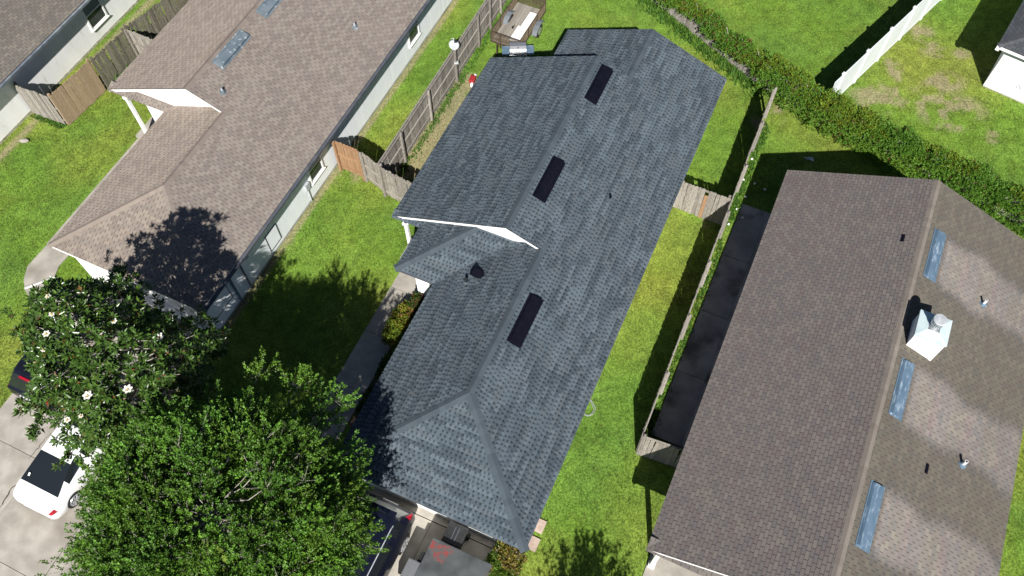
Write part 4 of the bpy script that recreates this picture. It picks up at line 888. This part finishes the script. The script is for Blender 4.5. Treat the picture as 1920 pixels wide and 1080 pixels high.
shrub('garden_shrub', 'shaded low shrub nearest the bottom of the slate house walkway', FM, 2.9, 7.05, .65, .4, .6, 420, (.04, .085, .015), [((.08, .12, .02), .3)])
shrub('garden_shrub', 'yellow and green shrub at the front corner of the slate house, bottom centre', FM, -.05, .62, .55, .48, 1.0, 900, (.09, .15, .02), [((.24, .19, .04), .4), ((.3, .28, .16), .08)])

# ------------------------------------------------------------------ grass
def inside(P, poly):
    x, y = P[:, 0], P[:, 1]; r = np.zeros(len(P), bool); n = len(poly)
    for i in range(n):
        (x0, y0), (x1, y1) = poly[i], poly[(i + 1) % n]
        c = ((y0 > y) != (y1 > y)) & (x < (x1 - x0) * (y - y0) / (y1 - y0 + 1e-12) + x0); r ^= c
    return r
cor = [at(-25, -25), at(1945, -25), at(1945, 1105), at(-25, 1105)]; corp = [(p.x, p.y) for p in cor]
x0, x1 = min(p[0] for p in corp), max(p[0] for p in corp); y0, y1 = min(p[1] for p in corp), max(p[1] for p in corp)
G = np.stack([rng.uniform(x0, x1, 330000), rng.uniform(y0, y1, 330000)], 1); G = G[inside(G, corp)]
for poly in KEEP_OUT: G = G[~inside(G, poly)]
G = G[rng.random(len(G)) > dirt(G[:, 0], G[:, 1]) * .9]
hgt = rng.uniform(.025, .055, len(G)) * (.7 + .8 * fbm(G[:, 0] * 2, G[:, 1] * 2))
ga = np.concatenate([G, hgt[:, None]], 1)
P_ = lambda *q: [tuple(at(*a)[:2]) for a in q]
wd1 = [weeds(900, mp(12, 11.0), mp(24, 11.0), .10, .10), weeds(700, mp(5.3, -2.12), mp(14.6, -2.12), .10, .10), weeds(700, (6.2, 31.9), (10.7, 26.1), .20, .20), weeds(300, mp(15.5, -2.1), mp(21, -2.1), .1, .14),
       weeds(260, mp(9.3, 26), mp(11.2, 25.9), .12, .12), weeds(420, mp(11.6, 24.9), mp(15.5, 23.9), .2, .32), weeds(200, mp(21, 10.9), mp(29, 10.9), .1, .16), weeds(160, mp(8.9, 25.5), mp(8.85, 27), .08, .1)]
nw = sum(map(len, wd1)); ga = np.concatenate([ga] + wd1)
n = len(ga); per = 3
gz_ = np.full(n, -.012) + (fbm(ga[:, 0] * 1.1, ga[:, 1] * 1.1) - .5) * .03
th = rng.uniform(0, 2 * np.pi, (n, per)); h_ = ga[:, 2:3] * rng.uniform(.7, 1.3, (n, per)); lean = rng.uniform(.2, .9, (n, per))
bx = ga[:, 0:1] + rng.normal(size=(n, per)) * .022; by = ga[:, 1:2] + rng.normal(size=(n, per)) * .022
wdt = rng.uniform(.006, .011, (n, per)) + .02 * (h_ > .09)
dx, dy = np.cos(th), np.sin(th); z0 = np.repeat(gz_[:, None], per, 1)
co = np.stack([np.stack([bx - dy * wdt, by + dx * wdt, z0], -1), np.stack([bx + dy * wdt, by - dx * wdt, z0], -1), np.stack([bx + dx * h_ * lean, by + dy * h_ * lean, z0 + h_], -1)], 2).reshape(-1, 3)
gc = ground_colour(ga[:, 0], ga[:, 1]); gc = np.repeat(gc[:, None], per, 1) * rng.uniform(.62, 1.42, (n, 1, 1)) * rng.uniform(.8, 1.25, (n, per, 1)); strw = rng.random((n, per)) < .08; gc[strw] = np.array([.22, .20, .08])
gc[-nw:] = np.array([.06, .14, .018]) * rng.uniform(.7, 1.3, (nw, per, 1))
link('grass', grid_mesh('grass', co, np.arange(n * per * 3).reshape(-1, 3), np.repeat(gc.reshape(-1, 3), 3, 0), m_grass), kind='stuff')

# ------------------------------------------------------------------ vehicles
def crom(P, t):                                        # Catmull-Rom through rows of P
    n = len(P) - 1; i = np.clip(np.floor(t).astype(int), 0, n - 1); f = (t - i)[:, None, None]
    g = lambda k: P[np.clip(k, 0, n)]
    p0, p1, p2, p3 = g(i - 1), g(i), g(i + 1), g(i + 2)
    return .5 * (2 * p1 + (p2 - p0) * f + (2 * p0 - 5 * p1 + 4 * p2 - p3) * f ** 2 + (3 * p1 - p0 - 3 * p2 + p3) * f ** 3)
def car(name, label, M, spec, paint, rear_glass=None, lamp_rows=(2, 3), sticker=False, rails=False, group='cars parked in the driveways'):
    t = thing(name, label, 'car', M, group); hw = spec['hw']; st = spec['st']
    P = []
    for x, kind, wf_, zb, za, zc in st:                # kind 0 deck, 1 roof; wf width factor, zb belt, za edge height, zc centre height
        y = hw * wf_; yr = spec['yr'] * wf_ if kind else y * .86
        P.append([(x, y * .93, spec['sill']), (x, y, .46), (x, y * .995, .68), (x, y * .95, zb), (x, yr, za), (x, yr * .6, zc - (zc - za) * .25), (x, 0, zc)])
    P = np.array(P); ns = len(st); FX = 4
    tt = np.linspace(0, ns - 1, (ns - 1) * FX + 1); G_ = crom(P, tt)
    G2 = np.swapaxes(crom(np.swapaxes(G_, 0, 1), np.linspace(0, 6, 19)), 0, 1)          # 3 sub-rows per row
    lin = np.stack([[np.interp(np.linspace(0, 6, 19), range(7), G_[i, :, k]) for k in range(3)] for i in range(len(G_))]).transpose(0, 2, 1)
    G2 = .6 * lin + .4 * G2; nI, nJ = G2.shape[:2]
    sets = {}
    def put(key, i, j):
        sets.setdefault(key, []).append((i, j))
    rw0, rw1 = spec['rear']; ws0, ws1 = spec['wind']; sd = spec['side']
    for i in range(nI - 1):
        for j in range(nJ - 1):
            seg = i / FX; key = 'body'
            if 12 <= j and rw0 <= seg < rw1: key = 'rear_window'
            elif 12 <= j and ws0 <= seg < ws1: key = 'windscreen'
            elif 10 <= j < 12 and any(a <= seg < b for a, b in sd): key = 'side_window'
            elif spec['lamp'][0] <= seg < spec['lamp'][1] and spec['lampj'][0] <= j < spec['lampj'][1]: key = 'tail_lamp'
            elif seg >= ns - 1.5 and 6 <= j < 9: key = 'headlight'
            put(key, i, j)
    def surf(keys, sides):
        mb = MB(); idx = {}
        for s_ in sides:
            for i, j in keys:
                q = [(i, j), (i + 1, j), (i + 1, j + 1), (i, j + 1)]
                if s_ < 0: q = q[::-1]
                f = []
                for a in q:
                    k = (a, s_ if a[1] < nJ - 1 else 1)
                    if k not in idx: p = G2[a]; idx[k] = len(mb.v); mb.v.append((p[0], p[1] * s_, p[2]))
                    f.append(idx[k])
                mb.f.append(tuple(f)); mb.c.append(None)
        return mb
    b = surf(sets['body'], (1, -1))
    for i in (0, nI - 1):
        loop = [(G2[i, j, 0], G2[i, j, 1], G2[i, j, 2]) for j in range(nJ)] + [(G2[i, j, 0], -G2[i, j, 1], G2[i, j, 2]) for j in reversed(range(nJ - 1))]
        b.face(loop if i else loop[::-1])
    body = b.build('body', paint, t, smooth=True)
    surf(sets['rear_window'], (1, -1)).build('rear_window', rear_glass or m_cglass, t, smooth=True)
    surf(sets['windscreen'], (1, -1)).build('windscreen', m_cglass, t, smooth=True)
    for s_ in (1, -1):
        surf(sets['side_window'], (s_,)).build('side_window', m_cglass, t, smooth=True)
        surf(sets['tail_lamp'], (s_,)).build('tail_lamp', m_lamp, t, smooth=True)
        surf(sets['headlight'], (s_,)).build('headlight', m_lampc, t, smooth=True)
        mx = spec['mirror']; MB().box(mx, mx + .12, s_ * (hw + .02) - .06, s_ * (hw + .02) + .12 * 1, spec['zm'], spec['zm'] + .13).build('wing_mirror', paint, t, bevel=.02)
        for hx in spec['handles']: MB().box(hx, hx + .18, s_ * hw * .985 - .012, s_ * hw * .985 + .012, .78, .81).build('door_handle', paint, t)
        if rails: MB().path([(spec['rail'][0], s_ * spec['yr'] * .95, spec['zr']), (spec['rail'][0] + .12, s_ * spec['yr'] * .95, spec['zr'] + .06), (spec['rail'][1] - .12, s_ * spec['yr'] * .95, spec['zr'] + .06), (spec['rail'][1], s_ * spec['yr'] * .95, spec['zr'])], .018, 6).build('roof_rail', m_pipe, t)
    for wx in spec['wheels']:
        for s_ in (1, -1):
            r = spec['wr']; w_ = MB(); w_.tube((wx, s_ * (hw - .2), r), (wx, s_ * (hw + .012), r), r, 24); wo = w_.build('wheel', m_tyre, t, bevel=.02)
            rm = MB(); y_ = s_ * (hw + .018)
            for k in range(8):
                a = k * math.pi / 4; rm.tube((wx, y_, r), (wx + math.cos(a) * r * .62, y_, r + math.sin(a) * r * .62), .03, 5, .04)
            for k in range(20):
                a, c = k * math.pi / 10, (k + 1) * math.pi / 10; rm.tube((wx + math.cos(a) * r * .66, y_, r + math.sin(a) * r * .66), (wx + math.cos(c) * r * .66, y_, r + math.sin(c) * r * .66), .022, 5)
            rm.build('rim', m_rim, wo)
    MB().box(-.012, .02, -.26, .26, spec['plate'], spec['plate'] + .13).build('number_plate', m_trim, t)
    return t
SEDAN = dict(hw=.90, yr=.60, sill=.22, st=[(0, 0, .66, .70, .74, .76), (.10, 0, .86, .86, .93, .96), (.34, 0, .96, .90, .99, 1.03), (.62, 0, .99, .92, 1.02, 1.07), (1.66, 1, 1.0, .93, 1.34, 1.40), (2.1, 1, 1.0, .93, 1.38, 1.44), (2.75, 1, 1.0, .92, 1.36, 1.42), (3.55, 0, 1.0, .92, .96, 1.0), (4.2, 0, .97, .80, .84, .88), (4.55, 0, .84, .66, .68, .70), (4.68, 0, .62, .52, .54, .55)],
             rear=(3, 4), wind=(6, 7), side=[(3.5, 4.75), (5, 6.4)], lamp=(.75, 1.75), lampj=(6, 9), mirror=3.25, zm=.95, handles=(1.9, 2.75), wheels=(.85, 3.7), wr=.33, plate=.62)
M_ = fmat((*wp(FL, -7.72, 1.93)[:2], FL[2]))
wc_ = car('white_car', 'white sedan with dark rear window and red tail lamp, half under the trees', M_, SEDAN, m_carw)
q = MB(); q.face([(.80, .56, 1.135), (.90, .55, 1.185), (.90, .47, 1.2), (.80, .48, 1.15)]); q.build('sticker', m_white, wc_)
SUV = dict(hw=.93, yr=.66, sill=.3, st=[(0, 0, .80, .72, .76, .78), (.06, 0, .93, .98, 1.02, 1.04), (.16, 0, .97, 1.04, 1.10, 1.14), (.50, 1, .97, 1.05, 1.56, 1.64), (.85, 1, 1.0, 1.05, 1.64, 1.71), (1.9, 1, 1.0, 1.04, 1.66, 1.73), (2.9, 1, 1.0, 1.03, 1.60, 1.68), (3.6, 0, 1.0, 1.02, 1.08, 1.12), (4.3, 0, .98, .92, .98, 1.02), (4.6, 0, .86, .76, .80, .82), (4.7, 0, .66, .6, .62, .63)],
           rear=(2, 3), wind=(6, 7), side=[(3.25, 4.25), (4.4, 5.3), (5.4, 6.4)], lamp=(1.75, 2.5), lampj=(8, 11), mirror=3.3, zm=1.05, handles=(1.75, 2.7), wheels=(.95, 3.75), wr=.37, plate=.75, rail=(.8, 2.8), zr=1.66)
SU2 = {**SUV, 'st': [(x, k, w, zb * .93, za * .93, zc * .93) for x, k, w, zb, za, zc in SUV['st']], 'zr': 1.54}
M_ = fmat((*wp(FL, -4.80, 4.55)[:2], FL[2]))
dk = car('black_car', 'black hatchback car seen from behind at the lawn edge, under the large-leaved tree', M_, SU2, m_carb)
MB().box(.42, .50, -.25, .25, 1.535, 1.56).build('high_brake_lamp', m_lamp, dk)
M_ = fmat((*wp(FM, .06, 4.74)[:2], FM[2] + math.pi))
sv = car('navy_suv', 'dark navy SUV with roof rails and pale rear window by the slate house garage', M_, SUV, m_carn, rear_glass=m_cglasss, rails=True)
MB().box(1.55, 2.5, -.42, .42, 1.715, 1.738).build('sunroof', m_cglass, sv, bevel=.01)
MB().box(.38, .62, -.55, .55, 1.61, 1.655).build('rear_spoiler', m_carn, sv, bevel=.015)

# flat-topped grey trailer with a tool box, wheelie bin in front of the garage
ft = thing('flat_trailer', 'flat-topped grey trailer with faded paint and a red patch, bottom centre', 'trailer', fmat((*wp(FM, -.47, 1.9)[:2], FM[2] + math.pi)))
MB().box(.0, 4.4, -1.02, 1.02, 1.15, 1.24).build('top', m_tilt2, ft, bevel=.03)
rp = MB(); ct = (.30, -.62); ring = []
for k in range(26):
    a = k * math.tau / 26; r = .34 * (1 + .5 * math.sin(3 * a + 1) * random.uniform(.2, 1)); ring.append((max(.03, ct[0] + r * math.cos(a) * .8), max(-.98, ct[1] + r * math.sin(a) * 1.1), 1.2445))
rp.face(ring); rp.build('red_patch', m_redp, ft)
MB().box(.06, 4.35, -.96, .96, .55, 1.15).build('body', m_tilt2, ft, bevel=.02)
MB().box(.5, 1.05, -1.16, -.965, .65, 1.1).build('dark_gap_box', m_black, ft)  # black box filling the dark gap beside the tool box
for x_ in (1.4, 3.2):
    for s_ in (-1, 1): MB().tube((x_, s_ * .72, .32), (x_, s_ * .94, .32), .32, 20).build('wheel', m_tyre, ft)
tb = MB().box(.85, 2.1, -1.42, -1.0, .85, 1.2); tbo = tb.build('tool_box', m_steel, ft, bevel=.015, label='ribbed silver tool box on the side')
for k in range(16): MB().box(.89 + k * .075, .915 + k * .075, -1.40, -1.03, 1.2, 1.207).build('rib', m_steel, tbo)
wb_ = thing('wheelie_bin', 'black wheelie bin with lid under the slate roof eave in front of the garage', 'bin', fmat((*wp(FM, -.05, 2.36)[:2], FM[2])))
g_ = MB(); lo_ = [(-.24, -.22), (.22, -.22), (.22, .22), (-.24, .22)]; hi_ = [(-.33, -.30), (.30, -.30), (.30, .30), (-.33, .30)]
for i in range(4):
    j = (i + 1) % 4; g_.face([(*lo_[i], .06), (*lo_[j], .06), (*hi_[j], .95), (*hi_[i], .95)])
g_.face([(*p, .06) for p in reversed(lo_)]); g_.build('body', m_black, wb_, bevel=.02)
l_ = MB().box(-.36, .32, -.33, .33, .955, 1.01); lo2 = l_.build('lid', m_black, wb_, bevel=.025)
for y_ in (-.06, .06): MB().box(-.22, .2, y_ - .012, y_ + .012, 1.011, 1.022).build('lid_ridge', m_gutter, lo2)
MB().tube((.36, -.24, .93), (.36, .24, .93), .016, 8).build('handle', m_black, wb_)
for s_ in (-1, 1): MB().tube((.26, s_ * .24, .12), (.26, s_ * .32, .12), .12, 16).build('wheel', m_tyre, wb_)

# utility trailer with mesh sides
a0, a1 = at(921, 75, .5), at(965, 0, .5); rgt = at(1012, 20, .5); ang = FM[2] - .03
ut = thing('utility_trailer', 'open utility trailer with mesh sides and plank deck on the lawn, top centre', 'trailer', fmat((a0.x, a0.y, ang)))
UL, UW, ZD, ZT = 2.75, 1.42, .5, 1.02                   # x along, y = -UW..0
for k in range(9):
    y = -UW + .02 + k * (UW - .04) / 9; MB().box(.03, UL - .03, y + .004, y + (UW - .04) / 9 - .004, ZD - .04, ZD + random.uniform(-.003, .003)).build('deck_plank', m_woodp, ut)
fr = MB().box(0, UL, -UW - .02, -UW + .03, ZD - .09, ZD - .03).box(0, UL, -.03, .02, ZD - .09, ZD - .03).box(-.02, .03, -UW, 0, ZD - .09, ZD - .03).box(UL - .03, UL + .02, -UW, 0, ZD - .09, ZD - .03); fr.build('chassis', m_rust, ut)
for y in (-UW, 0): MB().tube((0, y, ZT), (UL, y, ZT), .022, 6).build('top_rail', m_rust, ut)
for x in (0, UL): MB().tube((x, -UW, ZT), (x, 0, ZT), .022, 6).build('top_rail', m_rust, ut)
for x in (0, UL * .33, UL * .66, UL):
    for y in (-UW, 0): MB().box(x - .02, x + .02, y - .02, y + .02, ZD - .08, ZT).build('post', m_rust, ut)
MB().box(-.02, .02, -.47, -.43, ZD - .3, ZT).build('post', m_rust, ut)
def meshpanel(p0, p1, z0, z1, sp=.045, r=.0055):
    mb = MB(); p0, p1 = Vector((*p0, 0)), Vector((*p1, 0)); L = (p1 - p0).length; d = (p1 - p0) / L
    hgt = z1 - z0; k = -hgt
    while k < L:
        for s_ in (1, -1):
            a, b = (k, 0), (k + hgt, hgt)
            if a[0] < 0: a = (0, -k)
            if b[0] > L: b = (L, L - k)
            A, B = [(p0 + d * (q[0] if s_ > 0 else L - q[0]) + Vector((0, 0, z0 + q[1]))) for q in (a, b)]
            if (B - A).length > .02: mb.tube(A, B, r, 3, caps=False)
        k += sp
    return mb
for a, b, z1_ in (((0, 0), (UL, 0), ZT), ((0, -UW), (UL, -UW), ZT), ((0, -UW), (0, 0), ZT), ((UL, -UW), (UL, 0), ZT + .55)):
    meshpanel(a, b, ZD, z1_).build('mesh_side', m_mesh, ut, kind='stuff')
MB().tube((UL, -UW, ZT + .56), (UL, 0, ZT + .56), .022, 6).tube((UL, -UW, ZT), (UL, -UW, ZT + .56), .02, 6).tube((UL, 0, ZT), (UL, 0, ZT + .56), .02, 6).build('ramp_frame', m_rust, ut)
for s_, y in ((1, -.24), (-1, -UW - .06)):
    w_ = MB().tube((1.62, y, .33), (1.62, y + s_ * .19, .33), .33, 24); wo = w_.build('wheel', m_tyre, ut, bevel=.03)
    MB().tube((1.62, y + s_ * .188, .33), (1.62, y + s_ * .2, .33), .19, 12).build('rim', m_rim, wo)
    f_ = MB(); y0_, y1_ = sorted((y, y + s_ * .24)); pr = [(-.5, .42), (-.34, .66), (-.12, .74), (.12, .74), (.34, .66), (.5, .42)]
    for (xa, za), (xb, zb) in zip(pr, pr[1:]): f_.box(0, 1, 0, 1, 0, 1, Matrix(((xb - xa, 0, 0, 1.62 + xa), (0, y1_ - y0_, 0, y0_), (zb - za, 0, .012, za), (0, 0, 0, 1))))
    f_.build('fender', m_ventL2, ut)
tn = MB().tube((0, -.3, ZD - .06), (-.9, -UW / 2, ZD - .06), .035, 6).tube((0, -UW + .3, ZD - .06), (-.9, -UW / 2, ZD - .06), .035, 6); tn.build('drawbar', m_rust, ut)
lp = thing('white_board', 'plain white board lying on the plank deck of the utility trailer', 'board', ut.matrix_basis @ Matrix.Translation((1.35, -UW + .06, ZD + .006)))
MB().box(0, 1.0, 0, .52, 0, .03).build('panel', m_white, lp)
lp = thing('louvred_shutter', 'white louvred panel with dark slots on the utility trailer deck, nearest the barbecue', 'shutter', ut.matrix_basis @ Matrix.Translation((.3, -UW + .06, ZD + .006)))
MB().box(0, 1.0, 0, .62, 0, .02).build('backing', m_gutter, lp)
for y_ in (0, .57): MB().box(0, 1.0, y_, y_ + .05, .02, .05).build('frame', m_white, lp)
for x_ in (0, .95): MB().box(x_, x_ + .05, .05, .57, .02, .05).build('frame', m_white, lp)
MB().box(.05, .5, .05, .57, .02, .045).build('panel', m_white, lp)
for k in range(6): MB().box(.53 + k * .07, .57 + k * .07, .05, .57, .02, .045).build('slat', m_white, lp)
bl = thing('tow_hitch', 'small black hitch piece lying on the trailer planks', 'hitch', ut.matrix_basis @ Matrix.Translation((1.1, -.55, ZD)))
MB().tube((0, 0, 0), (.0, 0, .08), .05, 10).build('ball', m_black, bl); MB().box(-.02, .2, -.02, .02, .0, .03).build('bar', m_black, bl)

# barbecue
gp = at(971, 92, .9); bq = thing('gas_barbecue', 'stainless steel gas barbecue with side shelves behind the slate roof, top centre', 'barbecue', Matrix.Translation((gp.x, gp.y, 0)) @ Matrix.Rotation(.03, 4, 'Z'))
MB().box(-.36, .36, -.26, .28, .12, .84).build('cabinet', m_black, bq, bevel=.01)
l_ = MB(); pr = [(-.30, .90), (-.30, 1.0), (-.24, 1.10), (-.10, 1.17), (.10, 1.17), (.24, 1.10), (.30, 1.0), (.30, .90)]
l_.prism([(y, z) for y, z in pr], -.37, .37, Matrix(((0, 0, 1, 0), (1, 0, 0, 0), (0, 1, 0, 0), (0, 0, 0, 1)))); lo_ = l_.build('lid', m_steel, bq, bevel=.012)
MB().tube((-.26, -.35, 1.0), (.26, -.35, 1.0), .016, 8).tube((-.24, -.35, 1.0), (-.24, -.29, 1.0), .012, 6).tube((.24, -.35, 1.0), (.24, -.29, 1.0), .012, 6).build('handle', m_steel, lo_)
MB().tube((0, -.16, 1.135), (0, -.18, 1.165), .03, 10).build('gauge', m_black, lo_)
for s_ in (-1, 1):
    a, b = sorted((s_ * .38, s_ * .70)); MB().box(a, b, -.27, .22, .86, .89).build('side_shelf', m_ventR, bq, bevel=.006)
    MB().box(a, b, -.32, -.272, .82, .892).build('shelf_front', m_steel, bq, bevel=.005)
MB().box(-.375, .375, -.36, -.275, .80, .89).build('control_panel', m_steel, bq, bevel=.006)
for k in range(5): MB().tube((-.28 + k * .14, -.36, .845), (-.28 + k * .14, -.40, .845), .024, 10).build('knob', m_black, bq)
for s_ in (-1, 1):
    for y in (-.2, .22): MB().tube((s_ * .33 - .02, y, .06), (s_ * .33 + .02, y, .06), .06, 10).build('caster', m_tyre, bq)

# satellite dish on the fence post
dp = wp(FM, 18.06, 11.08, 0); sd_ = thing('satellite_dish', 'pale satellite dish on a mast fixed to a fence post', 'dish', Matrix.Translation(dp))
MB().tube((0, 0, .9), (-.02, 0, 2.05), .022, 8).build('mast', m_pipe, sd_); MB().box(-.09, .09, -.05, .05, 1.1, 1.2).build('bracket', m_dish, sd_)
Md = Matrix.Translation((-.05, .05, 2.1)) @ Matrix.Rotation(math.radians(-60), 4, 'Z') @ Matrix.Rotation(math.radians(28), 4, 'Y')
MB().lathe([(.015, .0), (.09, .01), (.16, .03), (.22, .06), (.225, .065), (.16, .037), (.09, .018), (.0, .01)], 24, Md).build('reflector', m_dish, sd_, smooth=True)
MB().path([Md @ Vector((-.28, 0, .06)), Md @ Vector((-.2, 0, .32)), Md @ Vector((-.04, 0, .42))], .014, 6).build('feed_arm', m_pipew, sd_); 
c_ = Md @ Vector((-.02, 0, .43)); MB().box(c_.x - .05, c_.x + .05, c_.y - .06, c_.y + .06, c_.z - .05, c_.z + .05).build('receiver', m_black, sd_)

# small things
tp = at(886, 151, .1); ty = thing('toy_wagon', 'small red toy with white wheels lying in the dirt by the slate roof edge', 'toy', Matrix.Translation((tp.x, tp.y, 0)) @ Matrix.Rotation(1.3, 4, 'Z'))
MB().box(-.2, .2, -.13, .13, .09, .27).build('body', m_red, ty, bevel=.05)
for x_ in (-.27, .27): MB().lathe([(.03, 0), (.1, .01), (.115, .05), (.1, .10), (.03, .11)], 16, Matrix.Translation((x_, -.05, .115)) @ Matrix.Rotation(math.pi / 2, 4, 'X') @ Matrix.Translation((0, 0, -.055))).build('wheel', m_white, ty)
MB().box(-.05, .2, -.42, -.16, .03, .12).build('seat', m_black, ty, bevel=.02)
MB().tube((.2, -.3, .1), (.34, -.36, .26), .015, 6).build('handle', m_black, ty)
hz = at(1103, 764, .02); hc = thing('hose_coil', 'loose loop of pale hose on the grass by the slate roof edge', 'hose', Matrix.Translation((hz.x, hz.y, 0)))
pts = [Vector((math.cos(a) * (.17 + .012 * k / 5) - .02, math.sin(a) * (.27 + .01 * k / 7), .03 + .006 * math.sin(k))) for k, a in enumerate(np.linspace(0, 4 * math.pi, 44))]
MB().path(pts + [Vector((.0, .5, .03)), Vector((-.12, .75, .3))], .007, 6).build('hose', m_pipe, hc); MB().box(-.16, -.02, .08, .34, .02, .12).build('hose_bracket', m_pipe, hc)
a, b = loc_of(FL, at(47, 541)), loc_of(FL, at(103, 520)); pa, pb = at(47, 541, .05), at(103, 520, .05)
wpz = thing('white_pipe', 'thin white pipe lying across the curved walkway', 'pipe', Matrix.Translation((pa.x, pa.y, 0))); MB().tube((0, 0, .06), (pb.x - pa.x, pb.y - pa.y, .06), .032, 8).build('pipe', m_pipew, wpz)
for q, lb in (((1009, 985), 'pinkish square paver nearer the lawn, beside the slate house front corner'), ((997, 1018), 'pinkish square paver closer to the yellow-green shrub at the slate house corner')):
    c = at(*q, 0); o = MB().box(-.22, .22, -.22, .22, -.02, .045).build('paver', m_paver, bevel=.008); o.matrix_basis = fmat((c.x, c.y, FM[2] + random.uniform(-.1, .1))); tag(o, lb, 'paver', 'pavers by the slate house')
cs = at(1516, 299, .02); scp = MB()
for k in range(5): scp.face([(random.uniform(-.28, .28), random.uniform(-.12, .12), random.uniform(0, .12)) for _ in range(4)])
o = scp.build('plastic_scrap', mat('blue_white_plastic', (.35, .45, .62), (.7, .72, .76), scale=7, rough=.5)); o.location = cs; tag(o, 'crumpled blue-white plastic scrap on shaded grass behind the brown house', 'litter')
cs = at(46, 265, .04); o = MB().lathe([(.06, 0), (.14, .03), (.12, .09), (.03, .12)], 9, Matrix.Diagonal((1.5, .8, 1, 1))).build('stone', m_conc); o.location = cs; tag(o, 'pale stone on the lawn left of the taupe house', 'stone')
ball = None
ORD = ['topmost', 'second from the top', 'furthest right', 'sixth from the top', 'third from the top', 'lowest', 'fifth from the top', 'seventh from the top']
for k, (u, v) in enumerate(((1410, 298), (1394, 337), (1434, 355), (1382, 392), (1415, 344), (1366, 420), (1398, 369), (1392, 408))):
    c = at(u, v, .05); mb = MB().lathe([(.012, -.05), (.045, -.025), (.055, 0), (.045, .025), (.012, .05)], 10)
    o = mb.build('ball', m_white, smooth=True) if ball is None else ball.copy()
    if ball is not None: COL.objects.link(o)
    ball = ball or o; o.location = c; tag(o, ORD[k] + ' of the small white balls on the grass behind the brown house', 'ball', 'small white balls behind the brown house')
